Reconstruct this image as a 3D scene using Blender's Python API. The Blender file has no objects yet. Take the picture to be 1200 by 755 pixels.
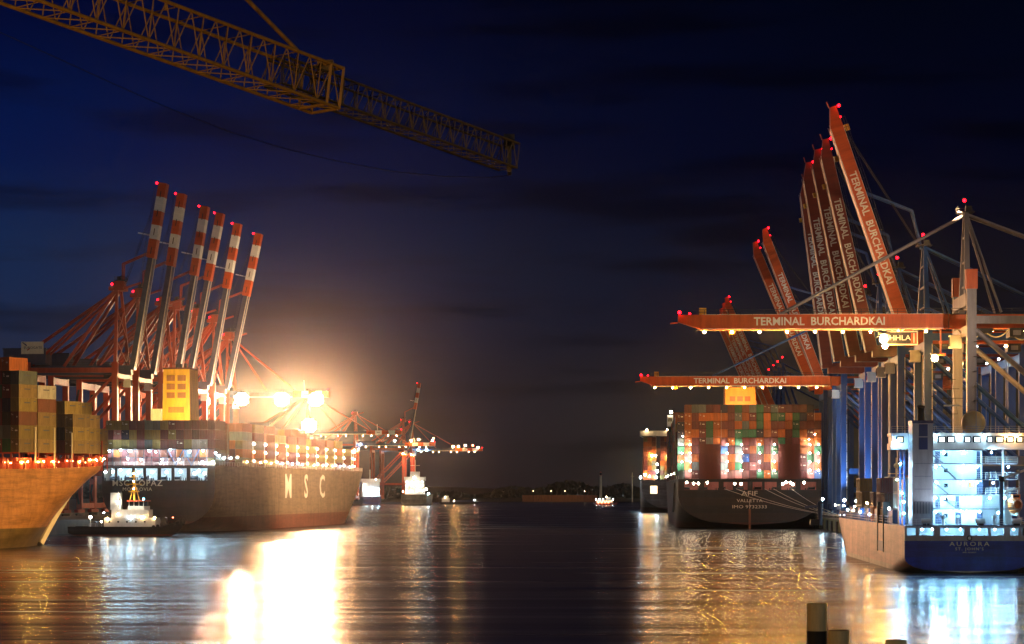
import bpy, math, random
from mathutils import Vector, Matrix
random.seed(7)
R = math.radians
sc = bpy.context.scene
COL = sc.collection

# ------------------------------------------------------------------ camera
H, F, HY = 12.8, 2700.0, 575.0          # eye height, focal length in photo pixels, horizon row
cd = bpy.data.cameras.new('camera'); cam = bpy.data.objects.new('camera', cd); COL.objects.link(cam)
cam.location = (0, 0, H); cam.rotation_euler = (R(90), 0, 0)
cd.sensor_width = 36; cd.lens = F / 1200 * 36; cd.shift_y = (HY - 377.5) / 1200
cd.clip_start = 0.5; cd.clip_end = 60000
sc.camera = cam
# ------------------------------------------------------------------ world (dusk sky)
w = bpy.data.worlds.new('World'); sc.world = w; w.use_nodes = True
nt = w.node_tree; N = nt.nodes; L = nt.links; N.clear()
def nd(t, **k):
    n = N.new(t)
    for a, b in k.items(): setattr(n, a, b)
    return n
def lin(c):
    return tuple((x/255/12.92 if x/255 <= .04045 else ((x/255+.055)/1.055)**2.4) for x in c) + (1,)
tc = nd('ShaderNodeTexCoord'); sp = nd('ShaderNodeSeparateXYZ'); L.new(tc.outputs['Generated'], sp.inputs[0])
def ramp(stops):
    r = nd('ShaderNodeValToRGB'); e = r.color_ramp.elements
    r.color_ramp.interpolation = 'EASE'
    while len(e) < len(stops): e.new(0.5)
    for i, (p, c) in enumerate(stops): e[i].position = p; e[i].color = lin(c)
    return r
el = nd('ShaderNodeMath', operation='MULTIPLY'); el.inputs[1].default_value = 4.0; L.new(sp.outputs['Z'], el.inputs[0])
rl = ramp([(0, (52, 40, 40)), (.16, (34, 40, 58)), (.38, (14, 38, 76)), (.6, (0, 20, 70)), (.84, (0, 7, 48)), (1, (0, 5, 30))])
rm = ramp([(0, (18, 17, 26)), (.16, (20, 22, 36)), (.36, (12, 22, 44)), (.6, (0, 8, 38)), (.84, (0, 4, 28)), (1, (0, 3, 20))])
rr = ramp([(0, (44, 37, 27)), (.12, (50, 43, 31)), (.3, (15, 15, 24)), (.6, (1, 4, 24)), (.84, (0, 3, 18)), (1, (0, 2, 13))])
for r in (rl, rm, rr): L.new(el.outputs[0], r.inputs[0])
m1 = nd('ShaderNodeMapRange'); m1.inputs['From Min'].default_value = -.24; m1.inputs['From Max'].default_value = -.0; L.new(sp.outputs['X'], m1.inputs[0])
m2 = nd('ShaderNodeMapRange'); m2.inputs['From Min'].default_value = -.02; m2.inputs['From Max'].default_value = .16; L.new(sp.outputs['X'], m2.inputs[0])
x1 = nd('ShaderNodeMix', data_type='RGBA'); x2 = nd('ShaderNodeMix', data_type='RGBA')
L.new(m1.outputs[0], x1.inputs['Factor']); L.new(rl.outputs[0], x1.inputs[6]); L.new(rm.outputs[0], x1.inputs[7])
L.new(m2.outputs[0], x2.inputs['Factor']); L.new(x1.outputs[2], x2.inputs[6]); L.new(rr.outputs[0], x2.inputs[7])
mp = nd('ShaderNodeMapping'); mp.inputs['Scale'].default_value = (7, 7, 60); L.new(tc.outputs['Generated'], mp.inputs[0])
cn = nd('ShaderNodeTexNoise'); cn.inputs['Scale'].default_value = 1.0; cn.inputs['Detail'].default_value = 5; cn.inputs['Roughness'].default_value = .55; L.new(mp.outputs[0], cn.inputs['Vector'])
cr = nd('ShaderNodeMapRange'); cr.inputs['From Min'].default_value = .50; cr.inputs['From Max'].default_value = .64; cr.inputs['To Min'].default_value = 1.0; cr.inputs['To Max'].default_value = .5
L.new(cn.outputs['Fac'], cr.inputs[0])
cm = nd('ShaderNodeMix', data_type='RGBA', blend_type='MULTIPLY'); cm.inputs['Factor'].default_value = 1
L.new(x2.outputs[2], cm.inputs[6]); L.new(cr.outputs[0], cm.inputs[7])
bg = nd('ShaderNodeBackground'); bg.inputs[1].default_value = 1.0; L.new(cm.outputs[2], bg.inputs[0])
sky = nd('ShaderNodeTexSky', sky_type='NISHITA'); sky.sun_disc = False; sky.sun_elevation = R(-4); sky.sun_rotation = R(-60)
bg2 = nd('ShaderNodeBackground'); bg2.inputs[1].default_value = .001; L.new(sky.outputs[0], bg2.inputs[0])
ad = nd('ShaderNodeAddShader'); L.new(bg.outputs[0], ad.inputs[0]); L.new(bg2.outputs[0], ad.inputs[1])
wo = nd('ShaderNodeOutputWorld'); L.new(ad.outputs[0], wo.inputs[0])
sc.view_settings.view_transform = 'Standard'; sc.view_settings.look = 'None'
sc.view_settings.exposure = 0; sc.view_settings.gamma = 1
sc.render.engine = 'CYCLES'
cy = sc.cycles
cy.use_denoising = True; cy.max_bounces = 6; cy.diffuse_bounces = 2; cy.glossy_bounces = 3; cy.volume_bounces = 0
cy.transparent_max_bounces = 8; cy.sample_clamp_indirect = 4; cy.sample_clamp_direct = 0
cy.caustics_reflective = False; cy.caustics_refractive = False
HAZE_DENSITY = 0.00003
FLOOD_POWER = 6.5e5
# city glow behind the viewer: one very weak, very soft warm sun
sd = bpy.data.lights.new('sun', 'SUN'); sd.energy = .25; sd.angle = R(20); sd.color = (1, .86, .72)
so = bpy.data.objects.new('sun', sd); COL.objects.link(so); so.rotation_euler = (R(62), 0, R(28))

# ------------------------------------------------------------------ materials
def principled(name):
    m = bpy.data.materials.new(name); m.use_nodes = True
    return m, m.node_tree, m.node_tree.nodes['Principled BSDF']
def mat(name, c, rough=.6, metal=0.0, var=.35, scale=.6, streak=True, corr=None, bump=0.0):
    """painted / weathered surface: base colour broken up by soft dirt and vertical run-off streaks"""
    m, t, b = principled(name)
    n = t.nodes; l = t.links
    b.inputs['Roughness'].default_value = rough; b.inputs['Metallic'].default_value = metal
    co = n.new('ShaderNodeTexCoord')
    ma = n.new('ShaderNodeMapping'); ma.inputs['Scale'].default_value = (scale, scale, scale*(.18 if streak else 1)); l.new(co.outputs['Object'], ma.inputs[0])
    no = n.new('ShaderNodeTexNoise'); no.inputs['Scale'].default_value = 1.6; no.inputs['Detail'].default_value = 6; no.inputs['Roughness'].default_value = .65
    l.new(ma.outputs[0], no.inputs['Vector'])
    mr = n.new('ShaderNodeMapRange'); mr.inputs['From Min'].default_value = .3; mr.inputs['From Max'].default_value = .7
    mr.inputs['To Min'].default_value = 1-var; mr.inputs['To Max'].default_value = 1+var*.35; l.new(no.outputs['Fac'], mr.inputs[0])
    mx = n.new('ShaderNodeMix'); mx.data_type = 'RGBA'; mx.blend_type = 'MULTIPLY'; mx.inputs['Factor'].default_value = 1
    mx.inputs[6].default_value = (*c[:3], 1); l.new(mr.outputs[0], mx.inputs[7]); l.new(mx.outputs[2], b.inputs['Base Color'])
    if corr:    # each box has faded differently
        oi = n.new('ShaderNodeObjectInfo'); r2 = n.new('ShaderNodeMapRange'); r2.inputs['To Min'].default_value = .62; r2.inputs['To Max'].default_value = 1.25; l.new(oi.outputs['Random'], r2.inputs[0])
        m3 = n.new('ShaderNodeMix'); m3.data_type = 'RGBA'; m3.blend_type = 'MULTIPLY'; m3.inputs['Factor'].default_value = 1; l.new(mx.outputs[2], m3.inputs[6]); l.new(r2.outputs[0], m3.inputs[7]); l.new(m3.outputs[2], b.inputs['Base Color'])
    if corr:
        wv = n.new('ShaderNodeTexWave'); wv.bands_direction = corr[0]; wv.inputs['Scale'].default_value = corr[1]; l.new(co.outputs['Object'], wv.inputs['Vector'])
        bu = n.new('ShaderNodeBump'); bu.inputs['Strength'].default_value = .9; bu.inputs['Distance'].default_value = .06
        l.new(wv.outputs['Fac'], bu.inputs['Height']); l.new(bu.outputs[0], b.inputs['Normal'])
    elif bump:
        bu = n.new('ShaderNodeBump'); bu.inputs['Strength'].default_value = bump; bu.inputs['Distance'].default_value = .1
        l.new(no.outputs['Fac'], bu.inputs['Height']); l.new(bu.outputs[0], b.inputs['Normal'])
    return m
def emit(name, c, s):
    m = bpy.data.materials.new(name); m.use_nodes = True; t = m.node_tree; t.nodes.clear()
    e = t.nodes.new('ShaderNodeEmission'); o = t.nodes.new('ShaderNodeOutputMaterial')
    e.inputs[0].default_value = (*c, 1); e.inputs[1].default_value = s; t.links.new(e.outputs[0], o.inputs[0])
    return m
def hull_mat(name, top, boot, zb, rough=.45, metal=0.0, third=None, zt=0, seams=True):
    """ship plating: top colour, boot-topping below zb, faint plate seams, rust runs"""
    m, t, b = principled(name); n = t.nodes; l = t.links
    b.inputs['Roughness'].default_value = rough; b.inputs['Metallic'].default_value = metal
    co = n.new('ShaderNodeTexCoord'); s = n.new('ShaderNodeSeparateXYZ'); l.new(co.outputs['Object'], s.inputs[0])
    ma = n.new('ShaderNodeMapping'); ma.inputs['Scale'].default_value = (.13, .13, .04); l.new(co.outputs['Object'], ma.inputs[0])
    no = n.new('ShaderNodeTexNoise'); no.inputs['Scale'].default_value = 2.2; no.inputs['Detail'].default_value = 8; no.inputs['Roughness'].default_value = .7
    l.new(ma.outputs[0], no.inputs['Vector'])
    def thr(z):
        g = n.new('ShaderNodeMath'); g.operation = 'GREATER_THAN'; g.inputs[1].default_value = z
        l.new(s.outputs['Z'], g.inputs[0]); return g
    g = thr(zb); mx = n.new('ShaderNodeMix'); mx.data_type = 'RGBA'; l.new(g.outputs[0], mx.inputs['Factor'])
    mx.inputs[6].default_value = (*boot, 1); mx.inputs[7].default_value = (*top, 1); col = mx.outputs[2]
    if third:
        g2 = thr(zt); m2 = n.new('ShaderNodeMix'); m2.data_type = 'RGBA'; l.new(g2.outputs[0], m2.inputs['Factor'])
        l.new(col, m2.inputs[6]); m2.inputs[7].default_value = (*third, 1); col = m2.outputs[2]
    mr = n.new('ShaderNodeMapRange'); mr.inputs['From Min'].default_value = .32; mr.inputs['From Max'].default_value = .68
    mr.inputs['To Min'].default_value = .55; mr.inputs['To Max'].default_value = 1.12; l.new(no.outputs['Fac'], mr.inputs[0])
    ma2 = n.new('ShaderNodeMapping'); ma2.inputs['Scale'].default_value = (.07, .07, .55); l.new(co.outputs['Object'], ma2.inputs[0])
    n2 = n.new('ShaderNodeTexNoise'); n2.inputs['Scale'].default_value = 1.5; n2.inputs['Detail'].default_value = 7; n2.inputs['Roughness'].default_value = .75; l.new(ma2.outputs[0], n2.inputs['Vector'])
    mr2 = n.new('ShaderNodeMapRange'); mr2.inputs['From Min'].default_value = .45; mr2.inputs['From Max'].default_value = .62; mr2.inputs['To Min'].default_value = 1.0; mr2.inputs['To Max'].default_value = .62; l.new(n2.outputs['Fac'], mr2.inputs[0])
    mm = n.new('ShaderNodeMath'); mm.operation = 'MULTIPLY'; l.new(mr.outputs[0], mm.inputs[0]); l.new(mr2.outputs[0], mm.inputs[1])
    f = n.new('ShaderNodeMix'); f.data_type = 'RGBA'; f.blend_type = 'MULTIPLY'; f.inputs['Factor'].default_value = 1
    l.new(col, f.inputs[6]); l.new(mm.outputs[0], f.inputs[7])
    sm = n.new('ShaderNodeMix'); sm.data_type = 'RGBA'; sm.inputs[7].default_value = (.07, .035, .02, 1); l.new(f.outputs[2], sm.inputs[6]); l.new(sm.outputs[2], b.inputs['Base Color'])
    # plate seams as bump
    br = n.new('ShaderNodeTexBrick'); br.inputs['Scale'].default_value = 1; br.inputs['Brick Width'].default_value = 9; br.inputs['Row Height'].default_value = 2.6
    br.inputs['Mortar Size'].default_value = .06; br.inputs['Color1'].default_value = (1, 1, 1, 1); br.inputs['Color2'].default_value = (.8, .8, .8, 1); br.inputs['Mortar'].default_value = (0, 0, 0, 1)
    cb = n.new('ShaderNodeCombineXYZ'); l.new(s.outputs['X'], cb.inputs['X']); l.new(s.outputs['Z'], cb.inputs['Y']); l.new(cb.outputs[0], br.inputs['Vector'])
    sf = n.new('ShaderNodeMath'); sf.operation = 'MULTIPLY'; sf.inputs[1].default_value = .22; l.new(br.outputs['Fac'], sf.inputs[0]); l.new(sf.outputs[0], sm.inputs['Factor'])
    bu = n.new('ShaderNodeBump'); bu.inputs['Strength'].default_value = .2; bu.inputs['Distance'].default_value = .05; l.new(br.outputs['Color'], bu.inputs['Height']); l.new(bu.outputs[0], b.inputs['Normal'])
    return m

CC = dict(M=(.15, .028, .028), O=(.5, .125, .014), G=(.02, .16, .07), B=(.03, .12, .42), N=(.012, .02, .06), K=(.13, .17, .17),
          T=(.20, .055, .03), Y=(.27, .20, .05), P=(.42, .16, .14), W=(.6, .58, .5), D=(.035, .04, .03), C=(.24, .165, .06))
CMAT = {k: mat('container_paint_'+k, v, .55, 0, .4, 1.2, corr=('X', 1.15)) for k, v in CC.items()}
MT = dict(
    orange=mat('signal_orange_paint', (.58, .085, .010), .5, 0, .3, .5), red=mat('red_crane_paint', (.42, .06, .025), .5, 0, .35, .5),
    grey=mat('light_grey_paint', (.42, .41, .46), .5, 0, .3, .4), blue=mat('blue_crane_paint', (.015, .075, .28), .45, 0, .3, .4),
    slate=mat('slate_blue_paint', (.06, .075, .14), .5, 0, .3, .4), white=mat('white_paint', (.75, .75, .73), .5, 0, .2, .5),
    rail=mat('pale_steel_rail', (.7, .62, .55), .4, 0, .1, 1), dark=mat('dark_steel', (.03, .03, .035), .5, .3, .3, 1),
    cgrey=mat('crane_grey_paint', (.23, .225, .27), .5, 0, .3, .4), deep=mat('dimmed_orange_boom_paint', (.26, .03, .010), .5, 0, .3, .5),  # deep: orange boom paint darkened, weaker light put into the colour
    yellow=mat('yellow_paint', (.75, .42, .04), .5, 0, .3, .5), jib=mat('ochre_jib_paint', (.38, .20, .03), .55, 0, .4, 2),
    jibdark=mat('dull_green_jib_paint', (.12, .085, .035), .5, .2, .4, 2), rope=mat('steel_rope', (.02, .02, .025), .5, .3, .1, 1),
    concrete=mat('quay_concrete', (.16, .15, .13), .85, 0, .4, .15, False, bump=.3), fender=mat('black_fender', (.02, .02, .02), .8, 0, .3, 1),
    glass=mat('dark_window_glass', (.02, .03, .04), .08, 0, .1, 1), green=mat('mossy_quay_wall', (.07, .09, .03), .9, 0, .5, .3, True),
    navy=mat('navy_paint', (.01, .03, .16), .45, 0, .2, .5), pink=mat('salmon_deck_paint', (.5, .16, .13), .6, 0, .3, .5),
    maroon=mat('maroon_screen_paint', (.12, .03, .025), .6, 0, .25, .4), brown=mat('rusty_brown_paint', (.3, .12, .06), .6, 0, .4, .5),
    lb=mat('lifeboat_orange', (.8, .2, .03), .35, 0, .15, 1), pile=mat('ochre_pile_paint', (.68, .58, .32), .6, 0, .45, 1.4), pileblack=mat('black_pile_paint', (.008, .008, .008), .7, 0, .3, 2),
    rooftan=mat('funnel_orange_paint', (.85, .30, .03), .5, 0, .2, .4), radome=mat('cream_dome_plastic', (.8, .62, .3), .35, 0, .08, 1),
    leaf=mat('dark_foliage', (.03, .035, .015), .9, 0, .5, .4, False), bark=mat('dark_bark', (.05, .04, .03), .9, 0, .4, 1),
    land=mat('dark_shore_ground', (.06, .055, .04), .95, 0, .4, .03, False), letter=mat('white_lettering_paint', (.8, .76, .68), .5, 0, .1, 1),
    letterdark=mat('navy_lettering_paint', (.03, .04, .08), .5, 0, .1, 1), skin=mat('skin', (.4, .25, .18), .6),
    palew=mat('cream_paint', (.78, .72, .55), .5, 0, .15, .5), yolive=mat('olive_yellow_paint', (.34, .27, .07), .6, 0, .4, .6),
)
EM = dict(
    warm=emit('warm_lamp_lens', (1, .52, .17), 420), sod=emit('sodium_lamp_lens', (1, .50, .12), 600), cool=emit('cool_lamp_lens', (.48, .80, 1), 220),
    white=emit('white_lamp_lens', (1, .86, .64), 55), red=emit('red_beacon_lens', (1, .003, .008), 26), flood=emit('floodlight_lens', (1, .72, .42), 700),
    boomw=emit('boom_lamp_lens', (1, .44, .075), 1500),
    feeder=emit('feeder_deck_lamp', (.30, .68, 1), 800),
    deckw=emit('deck_lamp_lens', (1, .6, .25), 150),
    deckgold=emit('gold_deck_lamp', (1, .55, .13), 900),
    green=emit('green_lamp_lens', (.05, 1, .5), 25), cyan=emit('cyan_lamp_lens', (.2, .8, 1), 25), win=emit('lit_window', (1, .75, .4), 3.0), bluewin=emit('blue_lit_window', (.2, .5, 1), 3.0),
    coolwin=emit('cool_lit_window', (.8, .95, 1), 4.0), soft=emit('small_work_lamp', (1, .7, .4), 90), softc=emit('small_cool_lamp', (.7, .88, 1), 110), redl=emit('small_red_lamp', (1, .12, .05), 60),
)

# ------------------------------------------------------------------ mesh builder
class MB:
    def __init__(s): s.v = []; s.f = []; s.m = []; s.mats = []; s.sm = []
    def mi(s, m):
        if m is None: return 0
        if m not in s.mats: s.mats.append(m)
        return s.mats.index(m)
    def add(s, vs, fs, m, smooth=False):
        o = len(s.v); s.v += [tuple(v) for v in vs]; i = s.mi(m)
        for f in fs: s.f.append([o+k for k in f]); s.m.append(i); s.sm.append(smooth)
    def box(s, a, b, m):
        (x0, y0, z0), (x1, y1, z1) = a, b
        s.add([(x0,y0,z0),(x1,y0,z0),(x1,y1,z0),(x0,y1,z0),(x0,y0,z1),(x1,y0,z1),(x1,y1,z1),(x0,y1,z1)],
              [(3,2,1,0),(4,5,6,7),(0,1,5,4),(1,2,6,5),(2,3,7,6),(3,0,4,7)], m)
        return s
    def bar(s, p, q, w, h, m, w2=None, h2=None):
        p = Vector(p); q = Vector(q); d = (q-p)
        if d.length < 1e-6: return s
        d.normalize(); up = Vector((0,0,1)) if abs(d.z) < .95 else Vector((1,0,0))
        sd = d.cross(up).normalized(); up = sd.cross(d)
        w2 = w if w2 is None else w2; h2 = h if h2 is None else h2
        vs = []
        for c, a, b in ((p, w/2, h/2), (q, w2/2, h2/2)):
            for i, j in ((-1,-1),(1,-1),(1,1),(-1,1)): vs.append(c + sd*a*i + up*b*j)
        s.add(vs, [(0,1,2,3),(7,6,5,4),(1,0,4,5),(2,1,5,6),(3,2,6,7),(0,3,7,4)], m); return s
    def tube(s, p, q, r, m, n=8, r2=None):
        p = Vector(p); q = Vector(q); d = (q-p)
        if d.length < 1e-6: return s
        d.normalize(); up = Vector((0,0,1)) if abs(d.z) < .95 else Vector((1,0,0))
        sd = d.cross(up).normalized(); up = sd.cross(d); r2 = r if r2 is None else r2
        vs = [];
        for c, rad in ((p, r), (q, r2)):
            for k in range(n): a = 2*math.pi*k/n; vs.append(c + (sd*math.cos(a) + up*math.sin(a))*rad)
        s.add(vs, [(k, k+n, (k+1) % n+n, (k+1) % n) for k in range(n)], m, True)
        s.add(vs[:n], [tuple(range(n))], m); s.add(vs[n:], [tuple(reversed(range(n)))], m); return s
    def path(s, pts, r, m, n=6):
        for a, b in zip(pts, pts[1:]): s.tube(a, b, r, m, n)
        return s
    def ball(s, c, r, m, nu=10, nv=6, half=False, sq=(1,1,1)):
        vs = []; v0 = 0
        for j in range(nv+1):
            th = math.pi*(j/nv)*(.5 if half else 1)
            for i in range(nu):
                a = 2*math.pi*i/nu
                vs.append((c[0]+r*sq[0]*math.sin(th)*math.cos(a), c[1]+r*sq[1]*math.sin(th)*math.sin(a), c[2]+r*sq[2]*math.cos(th)))
        s.add(vs, [(j*nu+i, (j+1)*nu+i, (j+1)*nu+(i+1) % nu, j*nu+(i+1) % nu) for j in range(nv) for i in range(nu)], m, True); return s
    def prism(s, pts, z0, z1, m):
        n = len(pts); s.add([(x,y,z0) for x,y in pts]+[(x,y,z1) for x,y in pts],
            [tuple(reversed(range(n))), tuple(range(n,2*n))]+[(i,(i+1) % n,(i+1) % n+n,i+n) for i in range(n)], m); return s
    def lamp(s, c, r, em, housing=None):
        """a lamp head: small hood over a round lens"""
        s.ball(c, r, em, 6, 4)
        s.box((c[0]-r*1.2, c[1]-r*1.2, c[2]+r*1.02), (c[0]+r*1.2, c[1]+r*1.2, c[2]+r*1.5), housing or MT['dark'])
        return s
    def build(s, name, parent=None):
        me = bpy.data.meshes.new(name); me.from_pydata(s.v, [], s.f)
        for m in s.mats: me.materials.append(m)
        me.polygons.foreach_set('material_index', s.m); me.polygons.foreach_set('use_smooth', s.sm); me.update()
        o = bpy.data.objects.new(name, me); COL.objects.link(o)
        if parent is not None: o.parent = parent
        return o
def empty(name, loc=(0,0,0), rz=0):
    o = bpy.data.objects.new(name, None); COL.objects.link(o); o.location = loc; o.rotation_euler = (0,0,rz); o.empty_display_size = .1; return o
def tag(o, label=None, cat=None, group=None, kind=None):
    if label: o['label'] = label
    if cat: o['category'] = cat
    if group: o['group'] = group
    if kind: o['kind'] = kind
    return o
def copy_tree(o, parent=None):
    c = o.copy(); COL.objects.link(c)
    if parent is not None: c.parent = parent
    for ch in [x for x in KIDS.get(o.name, [])] if o.name in KIDS else list(o.children): copy_tree(ch, c)
    return c
KIDS = {}
def text(s, size, M, m, parent, name='lettering', sx=1.0, ext=.02, spacing=1.0, bold=0.0):
    cu = bpy.data.curves.new('t', 'FONT'); cu.body = s; cu.size = size; cu.align_x = 'CENTER'; cu.align_y = 'CENTER'; cu.extrude = ext; cu.space_character = spacing; cu.offset = bold
    cu.resolution_u = 2
    o = bpy.data.objects.new('t', cu); COL.objects.link(o)
    dg = bpy.context.evaluated_depsgraph_get(); me = bpy.data.meshes.new_from_object(o.evaluated_get(dg))
    bpy.data.objects.remove(o); bpy.data.curves.remove(cu)
    me.transform(Matrix.Diagonal((sx, 1, 1, 1))); me.transform(M); me.materials.clear(); me.materials.append(m); me.name = name
    ob = bpy.data.objects.new(name, me); COL.objects.link(ob); ob.parent = parent; return ob
def frame(X, Y, loc):
    X = Vector(X); Y = Vector(Y); Z = X.cross(Y); M = Matrix((X, Y, Z)).transposed().to_4x4(); M.translation = Vector(loc); return M
def at(px, py, D): return Vector(((px-600)/F*D, D, H+(HY-py)/F*D))
def light(kind, name, loc, P, c, parent=None, size=.5, aim=None, cone=90, blend=.6):
    d = bpy.data.lights.new(name, kind); d.energy = P; d.color = c
    if kind in ('POINT', 'SPOT'): d.shadow_soft_size = size
    if kind == 'SPOT': d.spot_size = R(cone); d.spot_blend = blend
    o = bpy.data.objects.new(name, d); COL.objects.link(o); o.location = loc
    if parent is not None: o.parent = parent
    if aim is not None: o.rotation_euler = (Vector(aim)-Vector(loc)).to_track_quat('-Z', 'Y').to_euler()
    return o

# ------------------------------------------------------------------ setting: water, quays, shore
def water_mat():
    m, t, b = principled('harbour_water'); n = t.nodes; l = t.links
    b.inputs['Base Color'].default_value = (.004, .008, .014, 1); b.inputs['Roughness'].default_value = .19; b.inputs['IOR'].default_value = 1.33
    co = n.new('ShaderNodeTexCoord'); hs = []
    for sx, sy, d, a in ((.003, .06, 1, .6), (.006, .17, 2, .19), (.016, .55, 1, .05)):
        ma = n.new('ShaderNodeMapping'); ma.inputs['Scale'].default_value = (sx, sy, 1); ma.inputs['Rotation'].default_value = (0, 0, R(3)); l.new(co.outputs['Object'], ma.inputs[0])
        no = n.new('ShaderNodeTexNoise'); no.inputs['Scale'].default_value = 1; no.inputs['Detail'].default_value = d; l.new(ma.outputs[0], no.inputs['Vector'])
        mu = n.new('ShaderNodeMath'); mu.operation = 'MULTIPLY'; mu.inputs[1].default_value = a; l.new(no.outputs['Fac'], mu.inputs[0]); hs.append(mu)
    # calm and ruffled lanes: the gloss varies in long streaks
    ma = n.new('ShaderNodeMapping'); ma.inputs['Scale'].default_value = (.006, .13, 1); l.new(co.outputs['Object'], ma.inputs[0])
    no = n.new('ShaderNodeTexNoise'); no.inputs['Scale'].default_value = 1; no.inputs['Detail'].default_value = 4; no.inputs['Roughness'].default_value = .6; l.new(ma.outputs[0], no.inputs['Vector'])
    rr_ = n.new('ShaderNodeMapRange'); rr_.inputs['From Min'].default_value = .35; rr_.inputs['From Max'].default_value = .65; rr_.inputs['To Min'].default_value = .17; rr_.inputs['To Max'].default_value = .28; l.new(no.outputs['Fac'], rr_.inputs[0]); l.new(rr_.outputs[0], b.inputs['Roughness'])
    a1 = n.new('ShaderNodeMath'); a1.operation = 'ADD'; l.new(hs[0].outputs[0], a1.inputs[0]); l.new(hs[1].outputs[0], a1.inputs[1])
    a2 = n.new('ShaderNodeMath'); a2.operation = 'ADD'; l.new(a1.outputs[0], a2.inputs[0]); l.new(hs[2].outputs[0], a2.inputs[1])
    bu = n.new('ShaderNodeBump'); bu.inputs['Strength'].default_value = 1; bu.inputs['Distance'].default_value = 1.0
    l.new(a2.outputs[0], bu.inputs['Height']); l.new(bu.outputs[0], b.inputs['Normal'])
    return m
mb = MB(); mb.add([(-20000,-600,0),(20000,-600,0),(20000,30000,0),(-20000,30000,0)], [(0,1,2,3)], water_mat())
tag(mb.build('water'), kind='structure')
QZ = 4.0
def Xq(D): return 88.5 + .053*(D-480)
mb = MB(); mb.prism([(Xq(200), 200), (900, 200), (900, 1500), (Xq(1500), 1500)], -3, QZ, MT['concrete']); mb.build('quay').__setitem__('kind', 'structure')
mb = MB()
for k in range(70):
    D = 210+k*18; mb.box((Xq(D)-.55, D-1.0, -1), (Xq(D)-.02, D+1.0, 3.2), MT['fender'])
fd = mb.build('quay_wall_facing'); fd['kind'] = 'structure'
mb = MB(); mb.add([(Xq(200)-.03,200,-1),(Xq(1500)-.03,1500,-1),(Xq(1500)-.03,1500,QZ-.3),(Xq(200)-.03,200,QZ-.3)], [(0,1,2,3)], MT['green']); mb.build('quay_wall_moss').__setitem__('kind','structure')
mb = MB(); mb.prism([(-900, 560), (-150, 560), (-130, 690), (-112.5, 890), (-109, 1080), (-150,1300),(-160, 2420), (-900, 2420)], -3, QZ, MT['concrete']); mb.build('quay').__setitem__('kind', 'structure')
# far shore and low hills
mb = MB()
xs = list(range(-900, 901, 60)); random.seed(3)
rows = []
for j, (yy, zz) in enumerate(((2640, 0), (2650, 3), (2800, 5), (3050, 14), (3300, 0))):
    for x in xs: mb.v.append((x, yy + (random.uniform(-8, 8) if 0 < j < 4 else 0), zz*(1+.3*math.sin(x*.01+j)) if zz else -1))
n_ = len(xs); i0 = mb.mi(MT['land'])
for j in range(4):
    for i in range(n_-1): mb.f.append([j*n_+i, j*n_+i+1, (j+1)*n_+i+1, (j+1)*n_+i]); mb.m.append(i0); mb.sm.append(True)
mb.build('ground').__setitem__('kind', 'structure')
# far-off wood: leaf clumps, one mass
def wood(name, x0, x1, y, h, n):
    mb = MB(); i = mb.mi(MT['leaf'])
    for k in range(n):
        x = random.uniform(x0, x1); hh = h*(.55+.3*math.sin(x*.021)+.15*math.sin(x*.09+2)); z = random.uniform(0, 1)**.7*hh+2; yy = y+random.uniform(-25, 25)
        s = random.uniform(1.2, 3.0); a = random.uniform(0, 3.14); b = random.uniform(-.8, .8)
        u = Vector((math.cos(a), math.sin(a), b))*s; v = Vector((-math.sin(a)*.3, random.uniform(-.5,.5), 1))*s*.8; c = Vector((x, yy, z))
        o = len(mb.v); mb.v += [tuple(c-u-v), tuple(c+u-v*.6), tuple(c+u*.7+v), tuple(c-u*.8+v*.8)]; mb.f.append([o, o+1, o+2, o+3]); mb.m.append(i); mb.sm.append(False)
    return tag(mb.build(name), 'dark far-off wood along the low far shore', 'wood', kind='stuff')
wood('forest', -560, 560, 2700, 22, 9000)

# ------------------------------------------------------------------ ships
def hull(L, B, zd, sheer=0, draft=4, zr=1.0, zf=9, stern=.16, ent0=.30, ent1=.16, over=14, flare=1.35, nu=44, nv=16):
    """returns half(u,v)->(x,y,z) grid; local x forward from the transom, y to port, z up from the water"""
    P = []
    for i in range(nu+1):
        u = i/nu; u = u if u < .5 else .5 + .5*(1-(1-(u-.5)*2)**1.5)
        row = []
        for j in range(nv+1):
            v = j/nv
            k = min(1, u/stern); zb = zr*(1-k) + (-draft)*k; zb = zb if k < 1 else -draft
            top = zd + sheer*max(0, (u-.8)/.2)**1.6
            z = zb + v*(top-zb)
            h = max(0, min(1, z/zd))
            xs_ = L - over*(1-h)**flare
            if z < 0: xs_ = L - over
            x = u*xs_
            t = min(1, max(0, (z-zb)/(zf*(1-k) + 2.5*k)))
            sec = (1-(1-t)**2.6)**(1/2.6)
            ent = (ent0*(1-h) + ent1*h)*L
            s = min(1, (xs_-x)/ent)
            f = (1-(1-s)**(1.9+.9*h))
            row.append((x, B/2*sec*f, z))
        P.append(row)
    return P, nu, nv
def hull_obj(root, P, nu, nv, mside, mtran, mdeck, name='hull'):
    mb = MB(); w_ = nv+1
    vs = [p for r in P for p in r] + [(x, -y, z) for r in P for x, y, z in r]; o = len(P)*w_
    fp = []; 
    for i in range(nu):
        for j in range(nv):
            a, b, c, d = i*w_+j, (i+1)*w_+j, (i+1)*w_+j+1, i*w_+j+1
            fp.append((b, a, d, c)); fp.append((o+a, o+b, o+c, o+d))
    mb.add(vs, fp, mside, True)
    mb.add(vs, [tuple([j for j in range(w_)] + [o+j for j in reversed(range(w_))])], mtran)
    mb.add(vs, [(i*w_+nv, (i+1)*w_+nv, o+(i+1)*w_+nv, o+i*w_+nv) for i in range(nu)], mdeck)
    return mb.build(name, root)
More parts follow.
